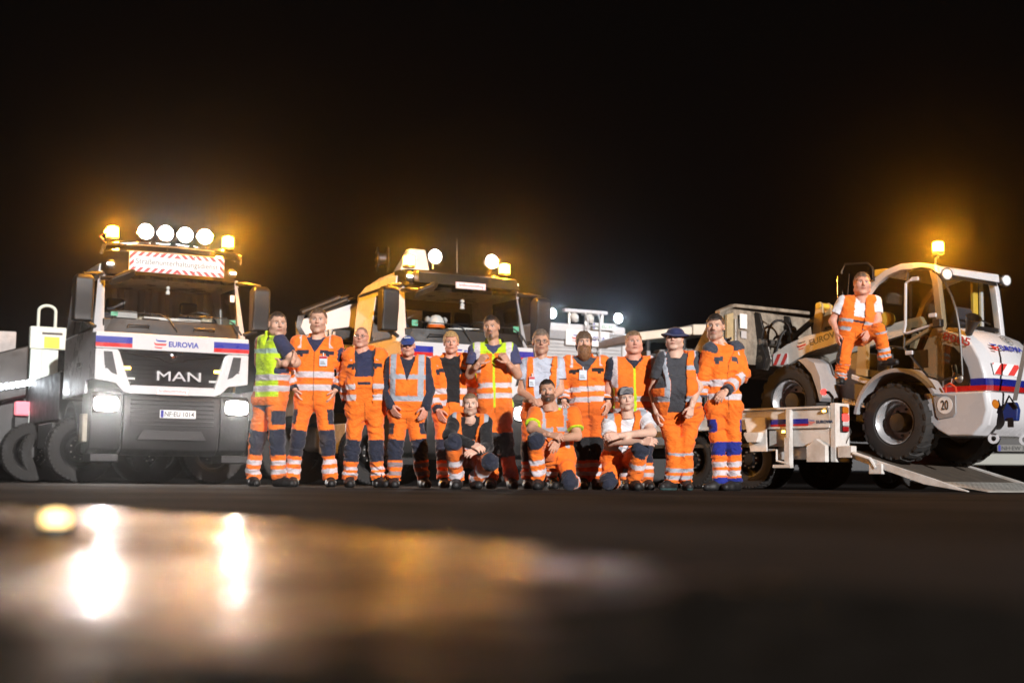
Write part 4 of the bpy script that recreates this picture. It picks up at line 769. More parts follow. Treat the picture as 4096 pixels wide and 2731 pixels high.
for pts in([(BX+.20,.50,2.15),(BX+.25,.48,2.42),(BX+.30,.62,2.55),(BX+.36,.78,2.48),(BX+.40,.84,2.2),(BX+.35,.80,1.98),(BX+.2,.70,1.92)],[(BX+.25,.60,1.98),(BX+.30,.72,2.35),(BX+.36,.90,2.42),(BX+.40,1.0,2.2),(BX+.36,1.02,2.05)]):
    b=MB(); pp=[Vector(p) for p in pts]; fine=[]
    for i in range(len(pp)-1):
        p0,p1,p2,p3=pp[max(i-1,0)],pp[i],pp[i+1],pp[min(i+2,len(pp)-1)]
        for t in np.linspace(0,1,7)[:-1]: fine.append(.5*((2*p1)+(p2-p0)*t+(2*p0-5*p1+4*p2-p3)*t*t+(3*p1-p0-3*p2+p3)*t**3))
    b.tube(fine+[pp[-1]],.02,8); b.build('hydraulic_hose',BLACK,L)
b=MB(); b.box(BX+.10,BX+.108,-.02,.14,2.40,2.62); b.build('type_plate',SIGNW,bu); b=MB(); b.box(BX+.105,BX+.113,.0,.12,2.25,2.36); b.build('type_plate',LGREY,bu)
b=MB(); b.prism([(-.32,2.58),(-.18,2.62),(-.16,2.2),(-.20,1.95),(-.32,2.0)],'x',BX+.06,BX+.12); b.build('side_bracket',mat('tan_lever_paint',(0,0,0)),bu,.01)
b=MB(); b.tube([(BX+.14,-.16,2.52),(BX+.14,-.16,2.1)],.03,10); b.build('side_rod',STEEL,bu)
# blue ratchet hanging behind the loader
rb=at(4046,1640,18.2)
o=empty('load_binder',(rb[0],rb[1],rb[2]),math.radians(-40),'blue ratchet binder hanging on a grey strap behind the wheel loader','binder')
b=MB(); b.loft([[(-.085,-.05,-.14),(.085,-.05,-.14),(.085,.05,-.14),(-.085,.05,-.14)],[(-.10,-.06,.0),(.10,-.06,.0),(.10,.06,.0),(-.10,.06,.0)],[(-.06,-.05,.10),(.07,-.05,.10),(.07,.05,.10),(-.06,.05,.10)]]); b.build('body',mat('binder_blue',(.012,.03,.16),.4,var=.4),o,.015)
b=MB(); b.tube([(-.09,-.07,.0),(.0,-.07,.18),(.10,-.07,.02)],.018,6).box(-.03,.04,-.07,-.04,-.22,-.1); b.build('clamp',BLACK,o)
b=MB(); b.loft([[(.02,-.02,.12),(.08,-.02,.12),(.08,-.012,.12),(.02,-.012,.12)],[(.14,.2,1.0),(.20,.2,1.0),(.20,.208,1.0),(.14,.208,1.0)]]); b.build('strap',mat('grey_webbing',(.17,.16,.15),.9),o)
# ------------------------------------------------------------------ machines far behind
def W(px,py,D): return at(px,py,D)
pv=W(2660,1400,29); 
PV=empty('asphalt_paver',(pv[0],29,0),math.radians(20),'dark paving machine with long cream roof behind the man in the sun hat','machine')
def pl(px,py,D=29.0): 
    w=W(px,py,D); c,s=math.cos(math.radians(-20)),math.sin(math.radians(-20)); x,y=w[0]-pv[0],w[1]-29; return (x*c-y*s,x*s+y*c,w[2])
CREAM=mat('cream_roof_paint',(.62,.56,.45),.5,var=.3,scale=2)
def beam(p,q,w,d,name,m_,par,bev=.02):
    p,q=Vector(p),Vector(q); b=MB(); b.loft([[(e.x,e.y,e.z-w/2),(e.x,e.y+d,e.z-w/2),(e.x,e.y+d,e.z+w/2),(e.x,e.y,e.z+w/2)] for e in(p,q)]); return b.build(name,m_,par,bev)
beam(pl(2535,1350),pl(2770,1322),.16,1.8,'canopy',CREAM,PV); beam(pl(2772,1318),pl(2850,1318),.22,1.8,'canopy_end',CREAM,PV); beam(pl(2535,1335),pl(2765,1309),.05,1.7,'roof_trim',CREAM,PV)
for x in(2600,2745,2830): b=MB(); p=pl(x,1340); b.tube([(p[0],p[1]+.1,.8),(p[0],p[1]+.1,p[2])],.05,8); b.build('canopy_post',BLACK,PV)
x0=pl(2540,1500)[0]; x1=pl(2920,1500)[0]
RJ=random.Random(8)
for k in range(26):
    p=pl(2560+RJ.random()*290,1390+RJ.random()*110); w_,h_=.08+RJ.random()*.28,.06+RJ.random()*.22
    b=MB(); b.box(p[0]-w_/2,p[0]+w_/2,.02,.30,p[2]-h_/2,p[2]+h_/2); b.build('machine_fitting',RJ.choice([BLACK,DGREY,STEEL,GREY,DIRTY]),PV,.015)
for k in range(9):
    p=pl(2560+RJ.random()*270,1385+RJ.random()*60); q=pl(2560+RJ.random()*270,1440+RJ.random()*70); b=MB(); b.tube([(p[0],-.03,p[2]),((p[0]+q[0])/2,-.16,(p[2]+q[2])/2),(q[0],-.02,q[2])],.022,6); b.build('machine_pipe',RJ.choice([BLACK,STEEL,BLACK]),PV)
b=MB(); b.box(x0,x1,.3,2.6,.4,1.75); b.build('engine_housing',mat('dark_machine_paint',(.055,.052,.05),.6,var=.6),PV,.04)
b=MB(); p=pl(2810,1440); b.lathe((p[0],.2,p[2]-.35),(0,-1,0),[(.5,-.3),(.55,-.25),(.55,.25),(.5,.3),(0,.32)],32); b.build('drum_cover',mat('brown_drum',(.07,.055,.04),.7,var=.5,bump=.3),PV)
for k in range(5): b=MB(); a=pl(2690+k*14,1395); c=pl(2700+k*10,1480); b.tube([a,(c[0]-.1,c[1],c[2]+.2),c],.028,6); b.build('hose',BLACK,PV)
b=MB(); p=pl(2515,1480); b.box(p[0],p[0]+1.2,-.1,.4,p[2]-.35,p[2]); b.build('hopper_edge',WHITE,PV,.02)
for k in range(2): b=MB(); b.box(x0+.2+k*1.6,x0+1.6+k*1.6,.2,.55,.0,.75); b.build('crawler_track',BLACK,PV,.12)
b=MB(); p=pl(2682,1335); b.lathe(p,(0,-1,0),[(.05,0),(.05,.05),(0,.06)],12); b.build('work_lamp',E_POS,PV)
# left machine
lm=W(150,1700,25)
LM=empty('milling_machine',(lm[0],25,0),math.radians(28),'dark machine with pale upright frame and loop handle left of the striped-sign truck','machine')
def ll(px,py,D=25.0):
    w=W(px,py,D); c,s=math.cos(math.radians(-28)),math.sin(math.radians(-28)); x,y=w[0]-lm[0],w[1]-25; return (x*c-y*s,x*s+y*c,w[2])
PALE=mat('pale_green_paint',(.62,.70,.64),.45,var=.2)
a=ll(118,1305); c=ll(215,1400); d=ll(150,1560)
b=MB(); b.box(a[0],a[0]+.62,-.02,.12,a[2]-.40,a[2]); fo=b.build('frame_head',PALE,LM,.02)
b=MB(); b.box(a[0]+.02,a[0]+.22,.0,.12,d[2],a[2]-.401); b.build('frame_post',PALE,LM,.015)
b=MB(); b.box(a[0]+.20,a[0]+.50,.02,.10,a[2]-1.10,a[2]-.401); b.build('frame_panel',PALE,LM,.015)
b=MB(); b.box(a[0]+.20,a[0]+.55,-.028,-.02,a[2]-.14,a[2]-.10); b.build('slot',INK,fo)
b=MB(); b.box(a[0]+.24,a[0]+.50,-.03,-.02,a[2]-.38,a[2]-.18); b.build('yellow_label',mat('label_yellow',(.7,.62,.03),.5),fo)
b=MB(); x=a[0]+.14; b.tube([(x,.05,a[2]-.02),(x,.05,a[2]+.28)]+[(x+.145-.145*math.cos(t),.05,a[2]+.28+.10*math.sin(t)) for t in np.linspace(.3,math.pi-.3,8)]+[(x+.29,.05,a[2]+.28),(x+.29,.05,a[2]-.02)],.028,8); b.build('loop_handle',PALE,LM)
p=ll(-160,1530); q=ll(112,1460)
b=MB(); b.loft([[(p[0],0,p[2]-.5),(p[0],.9,p[2]-.5),(p[0],.9,p[2]+.35),(p[0],0,p[2]+.35)],[(q[0],0,q[2]-.55),(q[0],.9,q[2]-.55),(q[0],.9,q[2]+.35),(q[0],0,q[2]+.35)]]); b.build('conveyor',mat('dark_conveyor_paint',(.018,.014,.012),.5,var=.4),LM,.04)
p=ll(-60,1560); q=ll(130,1530)
for k in range(9):
    t=k/8; b=MB(); cx_=p[0]+(q[0]-p[0])*t; cz_=p[2]+(q[2]-p[2])*t; b.lathe((cx_,-.12,cz_),(0,-1,0),[(.055,0),(.05,.03),(0,.04)],12); b.build('work_light',E_COOL,LM)
lamp('POINT','work_glow',LM,(q[0]-.5,-.35,q[2]),4,(.85,.93,1))
p=ll(50,1630); b=MB(); b.box(p[0],p[0]+.40,-.12,.05,p[2]-.14,p[2]+.10); b.build('tail_lamp',mat('pink_lamp',(.75,.12,.16),.3,emit=(1,.25,.3),es=1.0),LM,.03)
p=ll(45,1700); b=MB(); b.box(p[0],p[0]+.34,-.10,.2,.35,p[2]+.14); b.build('side_cabinet',BLACK,LM,.02)
p=ll(105,1690); b=MB(); b.box(p[0],p[0]+.09,-.14,-.10,p[2]-.3,p[2]+.2); b.build('lit_post',PALE,LM,.01)
p=ll(170,1590); b=MB(); b.lathe((p[0],-.3,p[2]),(0,-1,0),[(.085,0),(.07,.03),(0,.05)],14); b.build('work_light',E_COOL,LM); lamp('POINT','work_glow',LM,(p[0],-.55,p[2]),4,(.9,.95,1))
p0=ll(-200,1700)[0]; p1=ll(240,1700)[0]
b=MB(); b.box(p0,p1,.25,2.5,.35,1.65); b.build('machine_body',BLACK,LM,.05)
for k in range(2): b=MB(); b.box(p0+.2+k*1.1,p0+1.1+k*1.1,.1,.5,.0,.6); b.build('crawler_track',BLACK,LM,.1)
p=ll(0,1350)
cb=W(0,1350,26)
o=empty('concrete_block',(cb[0],26,cb[2]-.25),math.radians(20),'rough pale concrete block resting on the dark machine at the left edge','block')
b=MB(); b.box(-.45,.28,-.15,.35,-.15,.36); b.build('block',mat('pale_concrete',(.50,.46,.44),.9,var=.5,bump=.6,scale=4),o,.02)
# parked car behind the trailer
pc=W(3390,1900,25.5)
CAR=empty('parked_car',(pc[0],25.5,0),math.radians(4),'dark parked car mostly hidden behind the trailer','car')
b=MB(); b.loft([[(x,y,.28),(x,y,.62),(x,y,z),(x,y,.9 if z<1 else z)] for x,y,z in()]) if 0 else None
secs=[]
for y in(0,.1,1.6,1.7):
    k=.04 if y in(0,1.7) else 0
    secs.append([(-2.05+k,y,.30),(-2.1+k,y,.62),(-1.95+k,y,.82),(-1.0,y,.92),(1.2,y,.95),(2.0-k,y,.85),(2.1-k,y,.60),(2.05-k,y,.30)])
b=MB(); b.loft(secs); b.build('body',mat('dark_car_paint',(.012,.013,.016),.25,coat=.5),CAR,.03)
b=MB(); b.loft([[(-1.0,y,.93),(-.45,y+k,1.40),(.85,y+k,1.42),(1.5,y,.96)] for y,k in((.08,.10),(1.62,-.10))]); b.build('glasshouse',GLOSSB,CAR,.03)
for x in(-1.33,1.28):
    for y in(.06,1.6): wheel(CAR,(x,y,.31),'car')
# van at the right edge seen under the loader
vv=W(4075,1800,24)
o=empty('parked_van',(vv[0],24,0),math.radians(-8),'dark van behind the ramp at the right edge with its number plate showing','van')
b=MB(); b.box(-.75,1.3,.0,4.2,.45,2.1); b.build('body',mat('dark_van_paint',(.05,.05,.05),.4),o,.08)
b=MB(); b.box(-.8,1.35,-.06,.0,.42,.62); b.build('bumper',mat('van_bumper',(.30,.31,.28),.5),o,.03)
plate(o,(-.1,-.07,.71),(1,0,0),(0,0,1),.52,.11,'NH·EW 30',base=mat('shade_darkened_plate',(.16,.16,.15),.6))  # plate colour darkened to stand in for the shade behind the loader
for x in(-.6,1.1):
    for y in(.8,3.4): wheel(o,(x,y,.33),'car',rot=.3)
# glowing stud lamp and cable on the wet ground
gp=on_ground(222,2098,.02)
o=empty('ground_lamp',(gp[0],gp[1],0),0,'small glowing amber lamp lying on the wet ground in front','lamp')
b=MB(); b.lathe((0,0,.006),(0,0,1),[(.022,0),(.022,.010),(.020,.016)],20); b.build('base',BLACK,o)
b=MB(); b.lathe((0,0,.022),(0,0,1),[(.017,0),(.017,.010),(.012,.014),(0,.016)],20); b.build('dome',mat('stud_lamp_lit',(1,.7,.3),.3,emit=(1,.66,.25),es=5),o)
g0=on_ground(-80,2088,.01); g1=on_ground(430,2100,.01)
b=MB(); b.tube([(g0[0]-gp[0],g0[1]-gp[1],.008),(-.06,.0,.008),(.03,.01,.008),(g1[0]-gp[0],g1[1]-gp[1],.008)],.006,6); b.build('cable',BLACK,o)
# ------------------------------------------------------------------ people: implicit bodies and clothes
RNG=np.random.RandomState(3); LAT=RNG.rand(32,32,32).astype(np.float32)
def vnoise(P):
    P=P.astype(np.float32); i=np.floor(P).astype(int); f=P-i; f=f*f*(3-2*f); i&=31; j=(i+1)&31
    x0,y0,z0=i[:,0],i[:,1],i[:,2]; x1,y1,z1=j[:,0],j[:,1],j[:,2]; fx,fy,fz=f[:,0],f[:,1],f[:,2]
    c00=LAT[x0,y0,z0]*(1-fx)+LAT[x1,y0,z0]*fx; c10=LAT[x0,y1,z0]*(1-fx)+LAT[x1,y1,z0]*fx
    c01=LAT[x0,y0,z1]*(1-fx)+LAT[x1,y0,z1]*fx; c11=LAT[x0,y1,z1]*(1-fx)+LAT[x1,y1,z1]*fx
    return ((c00*(1-fy)+c10*fy)*(1-fz)+(c01*(1-fy)+c11*fy)*fz)*2-1
def sd1(P,p):
    a,b,ra,rb,n,q=p; ba=b-a; L2=float(ba@ba); pa=P-a
    t=np.clip(pa@ba/L2,0,1) if L2>1e-9 else np.zeros(len(P)); d=pa-t[:,None]*ba
    d2=np.einsum('ij,ij->i',d,d)
    if n is not None: dn=d@n; d2=d2+dn*dn*(1/q**2-1)
    r=ra+(rb-ra)*t; dist=np.sqrt(np.maximum(d2,1e-12))-r
    return (dist*(q if q<1 else 1) if n is not None else dist),t
def smin(a,b,k):
    h=np.clip(.5+.5*(b-a)/k,0,1); return b*(1-h)+a*h-k*h*(1-h)
def smax(a,b,k): return -smin(-a,-b,k)
def sd(P,prims,k):
    d=None
    for p in prims:
        e,_=sd1(P,p); d=e if d is None else smin(d,e,k)
    return d
def pr(a,b,ra,rb,n=None,q=1.): return (np.asarray(a,float),np.asarray(b,float),ra,rb,None if n is None else np.asarray(n,float),q)
def ell(P,c,r,M=None):
    d=(P-c); d=d@M if M is not None else d; r=np.asarray(r,float)
    k0=np.sqrt(((d/r)**2).sum(1)); k1=np.sqrt(((d/(r*r))**2).sum(1))+1e-9
    return k0*(k0-1)/k1
def surfnet(fn,lo,hi,h,margin=1.6,amp=.012):
    lo=np.asarray(lo,float); n=(np.ceil((np.asarray(hi)-lo)/h/4).astype(int)+1); N=n*4
    g=np.stack(np.meshgrid(*[np.arange(m) for m in n],indexing='ij'),-1)
    cen=lo+(g*4+1.5)*h; D=fn(cen.reshape(-1,3)).reshape(n)
    act=np.argwhere(np.abs(D)<h*2.6*margin+amp); F=np.where(D<0,-1.,1.)
    F=F.repeat(4,0).repeat(4,1).repeat(4,2)
    off=np.stack(np.meshgrid(*[np.arange(4)]*3,indexing='ij'),-1).reshape(-1,3)
    idx=(act[:,None,:]*4+off[None]).reshape(-1,3)
    F[idx[:,0],idx[:,1],idx[:,2]]=fn(lo+idx*h)
    F[0]=F[-1]=1; F[:,0]=F[:,-1]=1; F[:,:,0]=F[:,:,-1]=1
    s=F<0; c=np.zeros(N-1,int)
    for dx in(0,1):
        for dy in(0,1):
            for dz in(0,1): c+=s[dx:N[0]-1+dx,dy:N[1]-1+dy,dz:N[2]-1+dz]
    cells=np.argwhere((c>0)&(c<8)); cid=-np.ones(N-1,int); cid[cells[:,0],cells[:,1],cells[:,2]]=np.arange(len(cells))
    acc=np.zeros((len(cells),3)); cnt=np.zeros(len(cells))
    cor=[(x,y,z) for x in(0,1) for y in(0,1) for z in(0,1)]
    val=[F[cells[:,0]+x,cells[:,1]+y,cells[:,2]+z] for x,y,z in cor]
    for i in range(8):
        for j in range(i+1,8):
            if sum(a!=b for a,b in zip(cor[i],cor[j]))==1:
                m=(val[i]<0)!=(val[j]<0); t=np.where(m,val[i]/np.where(m,val[i]-val[j],1),0)
                p=np.array(cor[i])+t[:,None]*(np.array(cor[j])-np.array(cor[i])); acc+=p*m[:,None]; cnt+=m
    V=lo+(cells+acc/np.maximum(cnt,1)[:,None])*h
    Q=[]
    for ax in range(3):
        u,w=[(1,2),(2,0),(0,1)][ax]
        sl0=[slice(0,None)]*3; sl1=[slice(0,None)]*3; sl0[ax]=slice(0,-1); sl1[ax]=slice(1,None)
        a,b=s[tuple(sl0)],s[tuple(sl1)]; e=np.argwhere(a!=b)
        e=e[(e[:,u]>0)&(e[:,w]>0)&(e[:,u]<N[u]-1)&(e[:,w]<N[w]-1)]
        if not len(e): continue
        def ci(du,dw): q=e.copy(); q[:,u]-=du; q[:,w]-=dw; return cid[q[:,0],q[:,1],q[:,2]]
        q=np.stack([ci(1,1),ci(0,1),ci(0,0),ci(1,0)],1); fl=~a[e[:,0],e[:,1],e[:,2]]
        q[fl]=q[fl][:,::-1]; Q.append(q[(q>=0).all(1)])
    return V,(np.concatenate(Q) if Q else np.zeros((0,4),int))
def mesh_from(name,V,Q,Cc,m,parent=None,origin=(0,0,0)):
    me=bpy.data.meshes.new(name); V=V-np.asarray(origin)
    me.vertices.add(len(V)); me.vertices.foreach_set('co',V.astype(np.float32).ravel())
    me.loops.add(len(Q)*4); me.loops.foreach_set('vertex_index',Q.astype(np.int32).ravel())
    me.polygons.add(len(Q)); me.polygons.foreach_set('loop_start',np.arange(0,len(Q)*4,4,dtype=np.int32)); me.polygons.foreach_set('use_smooth',[True]*len(Q))
    a=me.attributes.new('Col','FLOAT_COLOR','POINT'); a.data.foreach_set('color',np.concatenate([Cc,np.ones((len(V),1))],1).astype(np.float32).ravel())
    me.update(calc_edges=True); me.validate(); me.materials.append(m)
    o=bpy.data.objects.new(name,me); COL.objects.link(o)
    if parent is not None: o.parent=parent
    return o
CLOTH=col_mat('work_cloth',.82,sheen=.15,crease=1); SKIN=col_mat('skin',.5,sss=.12,wscale=420,bump=.12); HAIRM=col_mat('hair',.6,wscale=500,bump=.6); LEATH=col_mat('boot_leather',.5,wscale=150,bump=.4)
OR=np.array([.97,.195,.014]); YE=np.array([.56,.80,.015]); SI=np.array([.64,.58,.61]); SB=np.array([.40,.43,.49]); NV=np.array([.018,.022,.042]); BK=np.array([.010,.010,.012]); BLU=np.array([.010,.022,.24]); WT=np.array([.76,.76,.80]); GT=np.array([.50,.54,.64]); DG=np.array([.05,.052,.062]); NT=np.array([.022,.028,.075])
def nrm(v): v=np.asarray(v,float); return v/np.linalg.norm(v)
def bbox(prims,pad):
    P=np.concatenate([np.stack([p[0],p[1]]) for p in prims]); r=max(max(p[2],p[3]) for p in prims)
    return P.min(0)-r-pad,P.max(0)+r+pad
SMOOTHK=.045
def near_idx(P,prims):
    best=None; bi=None; bt=None
    for i,p in enumerate(prims):
        e,t=sd1(P,p)
        if best is None: best=e; bi=np.zeros(len(P),int); bt=t
        else: m=e<best; best=np.where(m,e,best); bi=np.where(m,i,bi); bt=np.where(m,t,bt)
    return bi,bt
def folds(P,seed,amp):
    o=np.array([seed*3.1,seed*1.7,seed*.9])
    w=vnoise(P*5+o)[:,None]*.10
    a=vnoise((P+w*1.3)*np.array([9,9,24])+o); b_=vnoise((P+w)*np.array([20,20,42])+o*2)
    return amp*1.45*(a*.7+b_*.5-.5*np.exp(-(a/.13)**2))
# ---- head ----
def head(s,cen,M,k,tone,st):
    """returns vertices, quads, colours of a head whose local x is right, y is back, z is up; k scales"""
    A=np.array
    jw=st.get('jaw',1.); fat=st.get('fat',0.)
    def f(P):
        d=ell(P,A([0,.018,.033]),A([.076,.096,.086]))
        d=smin(d,ell(P,A([0,-.022,-.035]),A([.060*jw+fat*.012,.068,.085])),.03)
        d=smin(d,ell(P,A([0,-.066,-.100]),A([.026*jw+fat*.01,.022,.020])),.025)
        X=P.copy(); X[:,0]=np.abs(X[:,0])
        d=smin(d,ell(X,A([.040,-.055,-.018]),A([.026+fat*.012,.026+fat*.008,.026+fat*.01])),.022)
        d=smin(d,ell(X,A([.050,-.01,-.068]),A([.022*jw+fat*.014,.035,.030])),.03)
        e,_=sd1(X,pr([.010,-.083,.030],[.046,-.066,.028],.012,.010)); d=smin(d,e,.014)
        d=smax(d,-ell(X,A([.031,-.098,.008]),A([.017,.020,.0105])),.008)
        d=smin(d,ell(X,A([.031,-.0735,.008]),A([.0125,.0125,.0125])),.002)
        e,_=sd1(P,pr([0,-.086,.020],[0,-.108,-.020],.0085,.0125)); d=smin(d,e,.010)
        d=smin(d,ell(X,A([.0115,-.097,-.025]),A([.008,.010,.007])),.006)
        d=smin(d,ell(P,A([0,-.082,-.055]),A([.026,.012,.014])),.012)
        e,_=sd1(X,pr([0,-.0935,-.0495],[.020,-.086,-.0525],.0045,.003)); d=smin(d,e,.004)
        e,_=sd1(X,pr([0,-.0925,-.0615],[.018,-.086,-.0595],.0055,.003)); d=smin(d,e,.004)
        e,_=sd1(X,pr([0,-.0995,-.0555],[.024,-.088,-.0560+st.get('smile',0)*.006],.0022,.0018)); d=smax(d,-e,.003)
        ear=ell(X,A([.079,.012,.002]),A([.010,.020,.031])); ear=smax(ear,-ell(X,A([.090,.006,.004]),A([.007,.011,.019])),.004); d=smin(d,ear,.008)
        e,_=sd1(P,pr([0,.025,-.05],[0,.045,-.20],.054+fat*.014,.062+fat*.014)); d=smin(d,e,.025)
        return d
    V,Q=surfnet(f,[-.115,-.135,-.21],[.115,.135,.135],.0042,1.3,.004)
    X=V.copy(); X[:,0]=np.abs(X[:,0])
    tone=A(tone); n=vnoise(V*28)[:,None]
    C=tone*(1+.07*n)
    red=np.exp(-(((X-A([.042,-.06,-.022]))/A([.024,.04,.02]))**2).sum(1))*.35+np.exp(-(((X-A([0,-.108,-.02]))/A([.016,.03,.016]))**2).sum(1))*.45+np.exp(-(((X-A([.08,.01,0]))/.03)**2).sum(1))*.3
    C=C*(1-red[:,None]*A([.02,.28,.30]))
    lip=np.exp(-((X[:,0]/.023)**4+((V[:,2]+.0555)/.0085)**4))*(V[:,1]<-.07); C=C*(1-lip[:,None])+tone*A([.80,.48,.46])*lip[:,None]
    ml=np.exp(-((X[:,0]/.025)**6+((V[:,2]+.0555)/.0032)**2))*(V[:,1]<-.07); C=C*(1-.75*ml[:,None])
    if st.get('stub',0):
        z=V[:,2]; jm=np.clip((-.028-z)/.012,0,1)*np.clip((.03-V[:,1])/.03,0,1)*np.clip((z+.125)/.02,0,1); jm=jm*(1-lip)
        C=C*(1-jm[:,None]*st['stub'])+A(st.get('hc',[.05,.03,.02]))*jm[:,None]*st['stub']
    if st.get('mo'):
        hc_=A(st['hc']); mm=np.exp(-((X[:,0]/.030)**4+((V[:,2]+.0415-.10*X[:,0]*.0+.25*X[:,0]**1.0*.35)/.0065)**4))*(V[:,1]<-.06)*st['mo']; C=C*(1-mm[:,None])+hc_*mm[:,None]
    if st.get('go'):
        hc_=A(st['hc']); gw=st.get('gw',.020); mm=np.exp(-((X[:,0]/gw)**4+((V[:,2]+.092)/.024)**4))*(V[:,1]<-.04)*st['go']; mm=np.maximum(mm,np.exp(-((X[:,0]/.008)**2+((V[:,2]+.070)/.006)**2))*(V[:,1]<-.06)*st['go']); C=C*(1-mm[:,None])+hc_*mm[:,None]
    if st.get('crop') is not None:   # close-cropped hair shows on the scalp
        z=V[:,2]; hm=np.clip((z-(.045-.9*(V[:,1]+.03)*(V[:,1]>-.03)*.9+.035*(V[:,1]<-.05)))/.012,0,1)*(X[:,0]<.081); C=C*(1-.75*hm[:,None])+A(st['crop'])*.75*hm[:,None]
    bw=np.exp(-(((X[:,0]-.031)/.019)**4+((V[:,2]-(.027+.12*(X[:,0]-.03)*(X[:,0]<.03)))/.0052)**2))*(V[:,1]<-.05); C=C*(1-.8*bw[:,None])+A(st.get('brow',st.get('hc',[.06,.035,.02])))*.8*bw[:,None]
    ey=np.exp(-((((X[:,0]-.031)/.0135)**4+((V[:,2]-.0085)/.0058)**4)))*(V[:,1]<-.072); C=C*(1-ey[:,None])+A([.55,.52,.50])*ey[:,None]
    ir=np.exp(-((((X[:,0]-.031)/.0062)**4+((V[:,2]-.0085)/.0060)**4)))*(V[:,1]<-.075); C=C*(1-ir[:,None])+A([.03,.025,.02])*ir[:,None]
    ll_=np.exp(-((((X[:,0]-.031)/.016)**4+((V[:,2]-.0155)/.0028)**2)))*(V[:,1]<-.068); C=C*(1-.7*ll_[:,None])
    return cen+(V*k)@M.T,Q,C
def hair(st,cen,M,k,seed):
    hc=np.array(st['hc']); th=st.get('thick',.012); A=np.array; top=st.get('top',0.)
    fr=st.get('front',.062); sd_=st.get('side',.028); bk=st.get('back',-.05); lng=st.get('long',0)
    def f(P):
        d=ell(P,A([0,.020,.034+top*.5]),A([.077+th*.75,.096+th,.087+th+top]))
        if lng: d=smin(d,ell(P,A([0,.05,-.04]),A([.088,.06,.075])),.03)
        nn=vnoise(P*A([110,110,45])+seed)*.0035+vnoise(P*60+seed)*.003*(1+top*40); d=d+nn
        X=np.abs(P[:,0]); y=P[:,1]
        line=np.where(y<-.045,fr+.5*np.clip(X-.028,0,.03)-.35*np.clip(X-.050,0,.03),np.where(y<.03,sd_+(fr-sd_)*np.clip((.0-y)/.045,0,1)**1.5,sd_+(bk-sd_)*np.clip((y-.03)/.04,0,1)))
        line=line+vnoise(P*70+seed*2)*.006
        d=smax(d,(line-P[:,2])*.7,.006)
        if st.get('fringe'): pass
        d=smax(d,-(ell(P,A([0,.018,.033]),A([.073,.093,.083]))),.002)
        return d
    V,Q=surfnet(f,[-.125,-.14,-.14],[.125,.15,.17],.0045,1.5,.008)
    n=vnoise(V*A([160,160,40])+seed)[:,None]; C=np.clip(hc*(1+.55*n),0,1)
    if not lng:
        fd=(1-np.clip((V[:,2]-sd_+.01)/.055,0,1))*st.get('fade',.55); fd=np.maximum(fd,np.exp(-((V[:,2]-fr)/.010)**2)*(V[:,1]<-.04)*.45)[:,None]; C=C*(1-fd)+np.array(st.get('tone_',[.4,.25,.18]))*.75*fd
    return cen+(V*k)@M.T,Q,C
def beard(st,cen,M,k,seed):
    A=np.array; L=st['beard']; hc=A(st.get('bc',st['hc']))
    def f(P):
        X=P.copy(); X[:,0]=np.abs(X[:,0])
        d=ell(P,A([0,-.030,-.062-L*.35]),A([.064+L*.12,.066+L*.2,.058+L*.62]))
        m,_=sd1(X,pr([0,-.100,-.040],[.034,-.078,-.058],.009,.007)); 
        d=smax(d,P[:,2]+.030-.9*np.maximum(0,P[:,1]+.045)*.6,.012); d=smax(d,P[:,1]-.012,.012)
        d=smin(d,m,.008)
        e=ell(P,A([0,-.105,-.0565]),A([.019,.030,.0060])); d=smax(d,-e,.004)
        return d+vnoise(P*A([140,140,50])+seed)*.0035+vnoise(P*50+seed)*.003
    V,Q=surfnet(f,[-.11,-.15,-.26],[.11,.06,.0],.0045,1.5,.008)
    n=vnoise(V*A([160,160,50])+seed)[:,None]
    return cen+(V*k)@M.T,Q,np.clip(hc*(1+.4*n),0,1)
# ---- hand ----
def hand(w,d,pn,side,curl,k=1.,thumb=1.):
    """w wrist, d towards the fingers, pn palm normal, side=+1 thumb on d x pn side"""
    d=nrm(d); pn=nrm(np.asarray(pn)-d*np.dot(pn,d)); s=np.cross(d,pn)*side; P=[]
    P.append(pr(w-d*.05*k,w+d*.012*k,.027*k,.026*k,pn,.8))
    for i,(ln,bo) in enumerate(((.070,.002),(.079,.006),(.074,.003),(.058,-.006))):
        kb=w+d*(.088+bo)*k+s*((1.5-i)*.0205)*k; P.append(pr(w+d*.02*k+s*((1.5-i)*.013)*k,kb,.0145*k,.0115*k))
        p=kb
        for j,fr in enumerate((.45,.31,.24)):
            a=curl*(j*.85+.45)+i*.05; dd=d*math.cos(a)+pn*math.sin(a)+s*((1.5-i)*.06)*(1-min(1,curl)); q=p+nrm(dd)*ln*fr*k*1.0
            P.append(pr(p,q,(.0098-.0008*j)*k,(.0092-.0010*j)*k)); p=q
    t0=w+d*.026*k+s*.026*k; t1=t0+nrm(d*.62+s*.62*thumb+pn*.35)*.042*k; t2=t1+nrm(d*.85+s*.15+pn*(.35+.4*curl))*.030*k; t3=t2+nrm(d*.85-s*.1+pn*(.4+.4*curl))*.024*k
    P+= [pr(t0,t1,.0155*k,.0115*k),pr(t1,t2,.0108*k,.0098*k),pr(t2,t3,.0098*k,.0082*k)]
    return P
def handmesh(P,tone):
    f=lambda X: sd(X,P,.007)
    lo,hi=bbox(P,.006); V,Q=surfnet(f,lo,hi,.0048,1.3,.004)
    C=np.array(tone)*(1+.08*vnoise(V*30)[:,None])*np.array([1,.93,.92]); return V,Q,C
def join(parts):
    Vs,Qs,Cs=[],[],[]; n=0
    for V,Q,C in parts: Vs.append(V); Qs.append(Q+n); Cs.append(C); n+=len(V)
    return np.concatenate(Vs),np.concatenate(Qs),np.concatenate(Cs)
